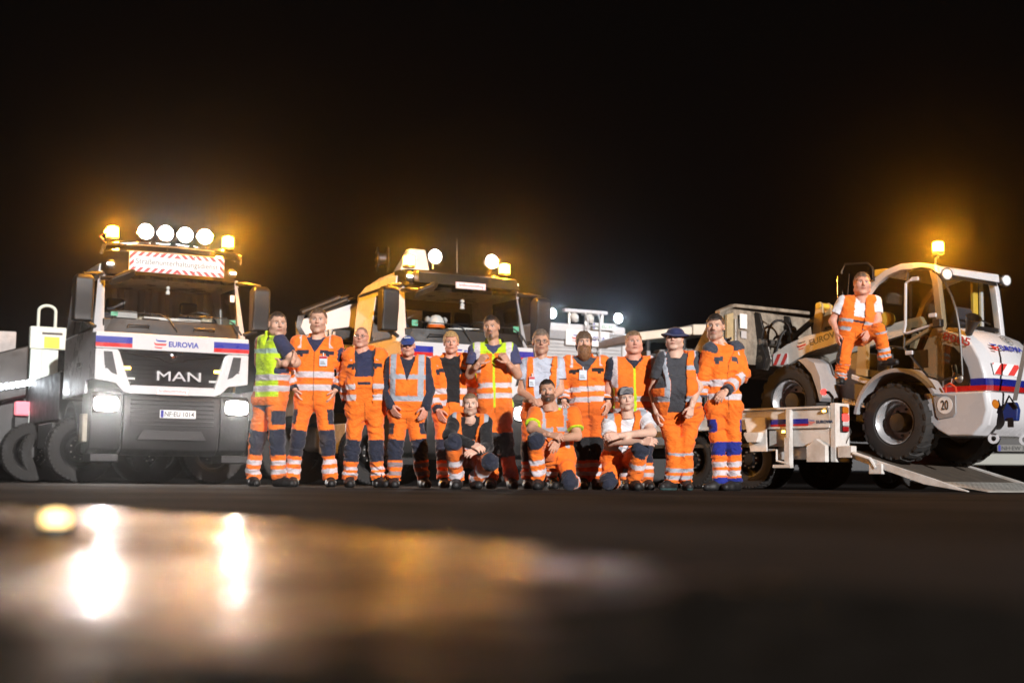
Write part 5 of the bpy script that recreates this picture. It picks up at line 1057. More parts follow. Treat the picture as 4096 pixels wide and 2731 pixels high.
Z={'A':(950,1200,.4975),'B':(1320,1250,.4655),'C':(1680,1230,.4785),'D':(2040,1270,.4529),'E':(2380,1280,.4464),'F':(2560,1230,.4845),'G':(3100,900,.4235),'H':(3100,1300,.2551)}
def zp(z,x,y): o=Z[z]; return o[0]+x*o[2],o[1]+y*o[2]
PEOPLE=[]
def person(S):
    z0=S['z']; D=S['D']; yaw=math.radians(S.get('yaw',0)); seed=S['seed']
    f=V3(math.sin(yaw),-math.cos(yaw),0); rr=V3(math.cos(yaw),math.sin(yaw),0)
    def J(p):
        x,y=zp(p[3] if len(p)>3 else z0,p[0],p[1]); return at(x,y,D+(p[2] if len(p)>2 else 0))
    sL,sR=J(S['sh'][0]),J(S['sh'][1]); eL,eR=J(S['el'][0]),J(S['el'][1]); wL,wR=J(S['wr'][0]),J(S['wr'][1])
    hL,hR=J(S['hip'][0]),J(S['hip'][1]); kL,kR=J(S['kn'][0]),J(S['kn'][1]); aL,aR=J(S['an'][0]),J(S['an'][1])
    ground=S.get('ground',True)
    if ground:
        for a in(aL,aR):
            if a[2]<.16: a[2]=.085
    us=nrm(sR-sL); sL=sL+us*.035; sR=sR-us*.035
    hm,sm=(hL+hR)/2,(sL+sR)/2; sp=sm-hm; g=S.get('g',1.); w=np.linalg.norm(sR-sL)/2; bel=S.get('bel',0)
    dq=.84
    crown,chin=S['head']; cp,hp=zp(z0,*crown),zp(z0,*chin); hd=S.get('hd',-.04)
    Wc,Wh=at(*cp,D+hd),at(*hp,D+hd); kh=np.linalg.norm(Wc-Wh)/.236; hcn=(Wc*.505+Wh*.495)
    up=nrm(Wc-Wh); hy=math.radians(S.get('hy',0)); f0=V3(math.sin(hy),-math.cos(hy),math.sin(math.radians(S.get('hp',0)))); back=nrm(-f0+up*np.dot(f0,up)); right=np.cross(back,up); M=np.stack([right,back,up],1)
    hcn=hcn+back*.0
    neck=sm+V3(0,0,.045)+S.get('nk',0)*f
    def torso(inf,arms=False):
        P=[]
        uh=nrm(hR-hL)
        for v,hw,r,bf in((.0,.080*g,.102,.0),(.22,.070*g,.096+bel*.07,.5),(.45,.070*g,.093+bel*.07,1.),(.68,w*.52,.102,.35),(.86,w*.66,.082,.0)):
            c=hm+sp*v+f*bel*bf*.5; u=nrm(uh*(1-v)+us*v); P.append(pr(c-u*hw,c+u*hw,r*(.55+.45*g)+inf,r*(.55+.45*g)+inf,f,dq))
        P.append(pr(sL,sR,.058+inf,.058+inf)); P.append(pr(neck,sm,.055+inf*.6,.09+inf,f,.9))
        return P
    def arms(inf,frac=1.,flare=0):
        P=[]
        for s_,e_,w_ in((sL,eL,wL),(sR,eR,wR)):
            if frac<1: P.append(pr(s_,s_+(e_-s_)*frac,.060*g**.5+inf,.054*g**.5+inf+flare))
            else: P+= [pr(s_,e_,.058*g**.5+inf,.046*g**.5+inf),pr(e_,w_,.045*g**.5+inf,.030+inf*1.15+flare)]
        return P
    base=V3(hm[0],hm[1],0 if ground else S.get('floor',0))
    tone=list(np.minimum(np.array(S['tone'])*1.22,.85)); st=S['st']; st['tone_']=tone
    # body
    TP=torso(-.02); AP=arms(0)
    LP=[]
    for h_,k_,a_ in((hL,kL,aL),(hR,kR,aR)): LP+= [pr(h_,k_,.075,.052),pr(k_,a_,.052,.038)]
    BP=TP+AP+LP+[pr(neck-V3(0,0,.03),hcn-up*.05*kh+back*.02,.054*g**.5,.052)]
    lo,hi=bbox(BP,.02); V,Q=surfnet(lambda P: sd(P,BP,.03),lo,hi,.0115,1.6,.0)
    parts=[(V,Q,np.array(tone)*(1+.06*vnoise(V*14)[:,None])*np.ones((len(V),3)))]
    if S.get('tattoo'):
        c=J(S['tattoo']); dd=np.linalg.norm(V-c,axis=1); m=(dd<.07)&(vnoise(V*42)>.05); parts[0][2][m]*=.35
    parts.append(head(S,hcn,M,kh,tone,st))
    for hs in S.get('hands',[]):
        wv=wL if hs['s']=='l' else wR; ev=eL if hs['s']=='l' else eR
        dv=nrm(wv-ev); 
        if 'to' in hs: dv=nrm(J(hs['to'])-wv)
        pn=hs.get('pn',(0,1,0)); pn=rr*pn[0]-f*pn[1]+V3(0,0,pn[2])
        parts.append(handmesh(hand(wv,dv,pn,hs.get('side',1),hs.get('curl',.5),S.get('hk',1.)),tone))
    V,Q,C=join(parts)
    body=mesh_from('person',V,Q,C,SKIN,None,base); body.location=base
    tag(body,S['label'],'person',S.get('group'))
    def garment(name,prims,color,h=.0105,k=SMOOTHK,amp=.006,cut=None,m=CLOTH,extra=None,cap=None):
        lo,hi=bbox(prims,.03+amp)
        def fn(P):
            d=sd(P,prims,k)
            if extra: d=extra(P,d)
            d=d+folds(P,seed,amp)*(1 if cap is None else cap(P))
            if cut: d=np.maximum(d,cut(P))
            return d
        V,Q=surfnet(fn,lo,hi,h,1.6,amp*2.4+.004)
        C=color(V) if callable(color) else np.ones((len(V),1))*np.asarray(color)
        o=mesh_from(name,V,Q,C,m,body,base); return o,fn
    def tcoord(V):
        v=((V-hm)@sp)/(sp@sp); ctr=hm+np.clip(v,0,1.1)[:,None]*sp; u=((V-ctr)@us)/(w+.075); fr=((V-ctr)@f)>-.01
        return u,v,fr
    # ---- trousers
    tr=S.get('tr',{}); lg=S.get('lg',1.); ti=tr.get('inf',.0)
    P=[pr(hL+us*.0,hR,.112*(.5+.5*g)+ti,.112*(.5+.5*g)+ti,f,.9),pr(hm+sp*.16+f*bel*.18-us*.06*g,hm+sp*.16+f*bel*.18+us*.06*g,.095*(.5+.5*g)+ti,.095*(.5+.5*g)+ti,f,.84)]
    nb=len(P)
    for h_,k_,a_ in((hL,kL,aL),(hR,kR,aR)):
        e_=a_-nrm(a_-k_)*.03
        P+= [pr(h_,k_,.100*lg+ti,.076*lg+ti),pr(k_,e_,.074*lg+ti,.070*lg+ti)]
    legs=((hL,kL,aL),(hR,kR,aR))
    def tcut(X):
        i_,_=near_idx(X,P[nb:]); d=np.full(len(X),-1.)
        for j,(h_,k_,a_) in enumerate(legs):
            dn=nrm(a_-k_); e=(X-a_)@dn-.005; d=np.where((i_//2==j),e,d)
        return d
    tb=tr.get('base',OR); patch=tr.get('patch',NV); bands=tr.get('bands',((.50,.63),(.76,.90)))
    def tcol(X):
        i_,t=near_idx(X,P); C=np.ones((len(X),1))*tb; t=t+vnoise(X*11)*.012
        for j,(h_,k_,a_) in enumerate(legs):
            th=i_==nb+2*j; sh=i_==nb+2*j+1
            kd=nrm(np.cross(np.cross(k_-h_,a_-k_)+1e-6,(a_-h_))); fl=f if abs(np.dot(nrm(k_-h_),nrm(a_-k_)))>.9 else nrm((k_-(h_+a_)/2))
            front=((X-k_)@fl)>-.02
            if patch is not None:
                C[(th&(t>tr.get('p0',.74))&front)|(sh&(t<tr.get('p1',.40))&front)]=patch
            for a,b_ in bands: C[sh&(t>a)&(t<b_)]=tr.get('sil',SI)
            for a,b_ in tr.get('tb',()): C[th&(t>a)&(t<b_)]=tr.get('sil',SI)
            if tr.get('cuff') is not None: C[sh&(t>.92)]=tr['cuff']
            if tr.get('pocket') is not None:
                o_=us*(-1 if j==0 else 1); sd_=((X-(h_+(k_-h_)*t[:,None]))@o_)
                pk=th&(sd_>.035)&(t>.30)&(t<.62); C[pk]=tr['pocket']
            if tr.get('stripe') is not None:
                o_=us*(-1 if j==0 else 1); sd_=((X-(h_+(k_-h_)*t[:,None]))@o_); C[th&(sd_>.06)]=tr['stripe']
        if tr.get('top') is not None: C[(i_<nb)|((t<.12)&((i_-nb)%2==0))]=tr['top']
        m=np.abs((X-hm)@us)<.006; C[m&(i_<nb)&(((X-hm)@f)>0)]*=.5
        dirt=np.clip(vnoise(X*6+seed)*.8-.25,0,.5)[:,None]*np.clip((hm[2]-X[:,2:3])/.5,0,1); C=C*(1-dirt)+np.array([.10,.07,.05])*dirt
        return C
    def lcap(X):
        d=np.minimum(np.linalg.norm(X-aL,axis=1),np.linalg.norm(X-aR,axis=1)); e=np.minimum(np.linalg.norm(X-kL,axis=1),np.linalg.norm(X-kR,axis=1)); return 1.0+1.6*np.exp(-(d/.16)**2)+.8*np.exp(-(e/.10)**2)
    garment('trousers',P,tcol,amp=.0085,cut=tcut,k=.035,cap=lcap)
    # ---- boots
    for (k_,a_),ang in zip(((kL,aL),(kR,aR)),S.get('feet',(0,0))):
        if ang is None: continue
        A_=math.radians(ang); dr=V3(math.sin(A_),-math.cos(A_),S.get('fz',0.)) if not isinstance(ang,tuple) else nrm(ang)
        up_=nrm(k_-a_) if S.get('bootup') else V3(0,0,1); fl=a_[2]-.085
        h0=a_-dr*.035+V3(0,0,-.045); P2=[pr(h0,a_+dr*.09+V3(0,0,-.045),.045,.05),pr(a_+dr*.09+V3(0,0,-.045),a_+dr*.165+V3(0,0,-.045),.05,.043),pr(a_+V3(0,0,-.02),a_+V3(0,0,.05),.05,.056),pr(a_,a_+dr*.08+V3(0,0,-.03),.048,.045)]
        def bc(X,fl=fl):
            C=np.ones((len(X),1))*np.array(S.get('boot',[.018,.017,.017])); C[X[:,2]<fl+.026]=S.get('sole',[.012,.012,.012]); return C*(1+.3*vnoise(X*25)[:,None])
        garment('boot',P2,bc,h=.009,k=.03,amp=.002,cut=lambda X,fl=fl:(fl+.003)-X[:,2],m=LEATH)
    # ---- shirt
    sh=S.get('shirt')
    if sh is not None:
        P3=torso(.0)+ (arms(.014,S.get('slv',.62),.008) if not S.get('longsleeve') else arms(.014))
        def scut(X):
            d=(X-(neck+V3(0,0,.012)))@nrm(V3(0,0,1)+f*-.45)*1.0
            near=np.linalg.norm((X-neck)[:,:2],axis=1)<.16
            d=np.where(near,d,-1.)
            if not S.get('longsleeve'):
                for s_,e_ in((sL,eL),(sR,eR)):
                    dn=nrm(e_-s_); L_=np.linalg.norm(e_-s_); tt=(X-s_)@dn; rad=np.linalg.norm((X-s_)-tt[:,None]*dn,axis=1)
                    d=np.where((tt>L_*.3)&(rad<.13)&(np.linalg.norm(X-s_,axis=1)>.10),np.maximum(d,np.where(tt<L_*.95,tt-L_*(S.get('slv',.62)),d)),d)
            return d
        def scol(X):
            C=np.ones((len(X),1))*np.asarray(sh)
            if S.get('shirtcol'): C=S['shirtcol'](X,C,tcoord,near_idx(X,P3))
            return C
        garment('shirt',P3,scol,amp=.006,cut=scut,k=.03)
    # ---- outer
    fo=None
    if S.get('outer'):
        kind=S['outer']; inf=S.get('oinf',.018); vest=kind!='jacket'
        P4=torso(inf)
        if vest:
            P4[-2]=pr(sL+us*.015,sR-us*.015,.060+inf,.060+inf)
        else:
            nt_=len(P4); P4+=arms(S.get('ainf',.020))
        op=S.get('open',.0); vb=S.get('vb',.60)
        hem=S.get('hem',-.03)
        NP=neck+V3(0,0,.0)
        def extra(X,d):
            if S.get('collar'):
                cp_=[]; r_=.068+S.get('cr',0)
                for q in range(8):
                    a0=-2.35+q*.59; a1=a0+.59
                    if abs((a0+a1)/2)>S.get('cang',2.4): continue
                    c0=neck+V3(0,0,.022)-f*math.cos(a0)*r_*.95+rr*math.sin(a0)*r_*1.05; c1=neck+V3(0,0,.022)-f*math.cos(a1)*r_*.95+rr*math.sin(a1)*r_*1.05
                    ch=S['collar']; cp_+= [pr(c0,c1,.015,.015),pr(c0*1+V3(0,0,ch)-f*math.cos(a0)*.008,c1+V3(0,0,ch)-f*math.cos(a1)*.008,.012,.012),pr(c0-V3(0,0,.025),c1-V3(0,0,.025),.017,.017)]
                d=smin(d,sd(X,cp_,.02),.015)
            u,v,fr=tcoord(X); uu=np.abs((X-hm-np.clip(v,0,1.1)[:,None]*sp)@us); ff=((X-neck)@f)
            if op>=0:
                vv=np.clip((v-vb)/(1.05-vb),0,1.3); wd=S.get('vw',.075)*vv+op
                lat=(X-hm-np.clip(v,0,1.1)[:,None]*sp)@us; gp_=S.get('gap'); e=np.where((ff>-.02),(wd-uu) if gp_ is None else np.maximum(np.minimum(lat-gp_[0],gp_[1]-lat),wd*vv-uu),-1.); d=np.maximum(d,np.where(v>(vb if op==0 else -9),e,-1.))
            # neck hole
            e=.060+.01-np.linalg.norm((X-neck-V3(0,0,.03))-((X-neck)@V3(0,0,1))[:,None]*V3(0,0,1),axis=1); d=np.maximum(d,np.where((X-neck)[:,2]>.0,e,-1.))
            return d
        wrists=((eL,wL),(eR,wR))
        def ocut(X):
            v=((X-hm)@sp)/(sp@sp); i_,_=near_idx(X,P4); d=np.where(i_<len(torso(0)),(hem-v)*np.linalg.norm(sp),-1.)
            if vest:
                u=np.abs((X-hm-v[:,None]*sp)@us); d=np.maximum(d,np.where(v>.45,u-(w+S.get('vs',.03)),-1.))
            else:
                for e_,w_ in wrists:
                    dn=nrm(w_-e_); tt=(X-w_)@dn; rad=np.linalg.norm((X-w_)-tt[:,None]*dn,axis=1); d=np.where((rad<.09)&(tt>-.05)&(tt<.12)&(i_>=nt_),np.maximum(d,tt-S.get('slx',.0)),d)
            return d
        def ocol(X):
            u,v,fr=tcoord(X); i_,t=near_idx(X,P4); return S['ocol'](X,u,v,fr,i_,t,(len(P4) if vest else nt_))*(1-.12*np.clip(vnoise(X*7+seed),0,1)[:,None])
        def ocap(X):
            d=np.minimum(np.linalg.norm(X-eL,axis=1),np.linalg.norm(X-eR,axis=1)); return 1.0+(1.4*np.exp(-(d/.13)**2) if not vest else 0)
        oo,fo=garment(S.get('oname',kind),P4,ocol,amp=.0075,cut=ocut,extra=extra,k=.032,cap=ocap)
    # ---- hair, beard, hats
    if st.get('hair',1):
        V,Q,C=hair(st,hcn,M,kh,seed); mesh_from('hair',V,Q,C,HAIRM,body,base)
    if st.get('beard'):
        V,Q,C=beard(st,hcn,M,kh,seed); mesh_from('beard',V,Q,C,HAIRM,body,base)
    HM=lambda v: hcn-base+M@(np.array(v)*kh)
    def hmesh(fnl,lo,hi,h,color,name,m=CLOTH,par=None):
        V,Q=surfnet(fnl,lo,hi,h,1.5,.006); C=color(V) if callable(color) else np.ones((len(V),1))*np.asarray(color)
        return mesh_from(name,hcn+(V*kh)@M.T,Q,C,m,body,base)
    A=np.array
    if st.get('glasses'):
        b=MB()
        for s_ in(-1,1):
            b.tube([HM((s_*.033+.0235*math.cos(a),-.097+.010*abs(math.cos(a))*.3,.004+.017*math.sin(a)*(1 if math.sin(a)<0 else .8))) for a in np.linspace(0,2*math.pi,19)],.0017*kh,5)
            b.tube([HM((s_*.056,-.092,.010)),HM((s_*.080,-.05,.012)),HM((s_*.084,.012,.006))],.0018*kh,5)
        b.tube([HM((-.010,-.101,.008)),HM((0,-.104,.011)),HM((.010,-.101,.008))],.0017*kh,5); gl=b.build('glasses',CHROME if st['glasses']==1 else INK,body)
        b=MB()
        for s_ in(-1,1): b.add([HM((s_*.033+.0225*math.cos(a),-.0965,.004+.015*math.sin(a))) for a in np.linspace(0,2*math.pi,16)[:-1]],[tuple(range(15))])
        b.build('lens',glass_mat('spectacle_lens',(.93,.93,.93),.35),gl,smooth=False)
    if st.get('cap'):
        kind,c1,c2=st['cap']
        if kind=='bucket':
            def f_(P):
                r=np.sqrt(P[:,0]**2/1.0+((P[:,1]-.015)**2)/1.25)
                d=ell(P,A([0,.015,.055]),A([.094,.114,.068])); d=np.maximum(d,P[:,2]-.108); d=np.maximum(d,.035-P[:,2]); d=np.maximum(d,-ell(P,A([0,.015,.05]),A([.082,.102,.056])))
                br=np.abs(P[:,2]-(.045-.32*np.clip(r-.088,0,.1)+.014*np.sin(np.arctan2(P[:,1],P[:,0])*2+1)))-.0045; br=np.maximum(br,r-.150); br=np.maximum(br,.078-r); return smin(d,br,.012)
            hmesh(f_,[-.18,-.19,-.03],[.18,.21,.14],.0055,lambda V:np.ones((len(V),1))*A(c1)*(1+.15*vnoise(V*30)[:,None]),'bucket_hat')
        else:
            flat=kind=='snap'
            def f_(P):
                d=ell(P,A([0,.022,.048+(.006 if flat else 0)]),A([.087,.107,.080+(.006 if flat else 0)])); d=np.maximum(d,.052-P[:,2]+.08*np.clip(P[:,1],-.1,.1)); d=np.maximum(d,-ell(P,A([0,.02,.036]),A([.076,.096,.085]))); 
                return d
            def fb(P):
                zz=.058-(.62 if not flat else .02)*np.clip(-P[:,1]-.07,0,.2)-(2.2 if not flat else .8)*P[:,0]**2+ (st.get('brimup',0))*np.clip(-P[:,1]-.07,0,.2)
                d=np.abs(P[:,2]-zz)-.0035; d=np.maximum(d,ell(P*A([1,1,0]),A([0,-.085,0]),A([.076,.080,1.]))); return np.maximum(d,P[:,1]+.055)
            cp_=hmesh(f_,[-.11,-.12,.02],[.11,.15,.16],.0050,lambda V:np.ones((len(V),1))*A(c1)*(1+.15*vnoise(V*30)[:,None]),'cap')
            V,Q=surfnet(fb,[-.10,-.19,.0],[.10,-.03,.10],.0045,1.6,.004); br=mesh_from('cap_brim',hcn+(V*kh)@M.T,Q,np.ones((len(V),1))*A(c2),CLOTH,cp_,base)
            if st.get('captext'):
                t=text(st['captext'],'lettering',cp_,HM((0,-.086,.092)),right,up*.75+back*.4,.075*kh,SIGNW,.018*kh,bold=.03,ext=.003)
    if st.get('earring'): b=MB(); b.lathe(HM((.082,.008,-.028)),right,[(0,-.008),(.009,-.006),(.009,.006),(0,.008)],10); b.build('ear_plug',INK,body)
    # ---- badge
    if S.get('badge') and fo is not None:
        bx,by,bw,bh,hd_=S['badge']; px_,py_=zp(z0,bx,by); r_=ray(px_,py_); r_=r_/np.linalg.norm(r_); p=CC+r_*((D-.6)/r_[1])
        for _ in range(60):
            e=float(fo(p[None])[0]); 
            if e<.003: break
            p=p+r_*max(.004,e*.7)
        p=p-r_*.012-base; ww,hh=bw*Z[z0][2]*D/FPX,bh*Z[z0][2]*D/FPX; X_=nrm(V3(1,0,0)+rr*.3); U_=V3(0,.0,1); N_=nrm(np.cross(X_,U_))
        def card(w0,w1,h0,h1,e0,e1): 
            b=MB(); b.add([p+X_*x+U_*y+N_*e for e in(e0,e1) for x,y in((w0,h0),(w1,h0),(w1,h1),(w0,h1))],[(3,2,1,0),(4,5,6,7),(0,1,5,4),(1,2,6,5),(2,3,7,6),(3,0,4,7)]); return b
        bo=card(-ww/2,ww/2,-hh/2,hh/2,0,.004).build('badge',mat('badge_card',(.60,.66,.74),.35),body,smooth=False)
        if hd_: card(-ww/2+.002,ww/2-.002,hh*.24,hh*.47,.004,.006).build('badge_header',mat('badge_red',(.5,.03,.04),.4),bo,smooth=False)
        for q in range(3): card(-ww*.38,ww*(.1+.1*q),-hh*(.05+.13*q)-.003,-hh*(.05+.13*q)+.003,.004,.0055).build('badge_line',GREYINK,bo,smooth=False)
        b=MB(); b.tube([p+N_*.003+U_*hh*.5,p+N_*.004+U_*(hh*.5+.035)],.006,5); b.build('clip',SIGNW,bo)
    S['_']=dict(body=body,base=base,sL=sL,sR=sR,neck=neck,f=f,rr=rr,us=us,hm=hm,sp=sp,J=J,fo=fo)
    return body
# ---- clothing colour layouts
def jacket_col(flap=NV,cuff=NV,sil=SI,base=OR,b1=(.36,.47),b2=(.13,.24),openc=None,yoke=None,fore=True):
    def g(X,u,v,fr,i,t,nt):
        C=np.ones((len(X),1))*base; T=i<nt; au=np.abs(u)
        if yoke is not None: C[T&(v>.97)]=yoke
        C[T&(((v>b1[0])&(v<b1[1]))|((v>b2[0])&(v<b2[1])))]=sil
        C[T&(v>.90)&(au>.55)&(au<.80)]=sil
        C[T&fr&(v>.80-.04*au)&(v<.875-.04*au)&(au>.22)&(au<.82)]=flap
        C[T&fr&(v>.74)&(v<.80)&(np.abs(au-.52)<.07)]=flap
        C[T&fr&(au<.022)]*=.35
        C[T&(v<.0)]*=.9
        for k in(0,2):
            fo=i==nt+k+1; C[fo&(((t>.18)&(t<.40))|((t>.55)&(t<.77)))]=sil; C[fo&(t>.86)]=cuff
            uo=i==nt+k; C[uo&(t<.10)]=base if yoke is None else yoke
        return C
    return g
def vest_col(base=OR,sil=SB,vert=(.50,.74),h=((.27,.40),),edge=None,v0=.27,top=None,side=None,zip=None,low=None):
    def g(X,u,v,fr,i,t,nt):
        C=np.ones((len(X),1))*base; au=np.abs(u)
        if side is not None: C[(au>.70)&(v<.80)]=side
        if top is not None: C[v>.93]=top
        if vert: C[(au>vert[0])&(au<vert[1])&(v>v0)]=sil
        for a,b in h: C[(v>a)&(v<b)]=sil
        if edge is not None: C[(au>.93)&(v>.5)]=edge
        if zip is not None: C[fr&(au<.045)]=zip
        elif True: C[fr&(au<.014)]*=.45
        pk=fr&(v>.02)&(v<.20)&(au>.16)&(au<.62)&((v>.175)|(au<.18)|(au>.60)); C[pk]*=.8
        return C
    return g
def p1col(X,u,v,fr,i,t,nt):
    C=np.ones((len(X),1))*YE; x=X[:,0]; x0,x1=x.min(),x.max(); q=(x-x0)/(x1-x0)
    C[(q<.13)]=np.array([.45,.10,.02]); C[(q>.74)&(v<.62)]=OR; C[(v>.80)&(v<.88)]=np.array([.35,.5,.4])
    for a,b in((.33,.43),(.14,.24)): C[(v>a)&(v<b)]=SI
    C[v<.05]=OR
    return C
TONE=[.56,.33,.235]; TAN=[.47,.26,.175]; PALE_=[.60,.38,.29]; REDF=[.56,.28,.20]
PK=dict(bands=((.46,.60),(.74,.90)),pocket=None)
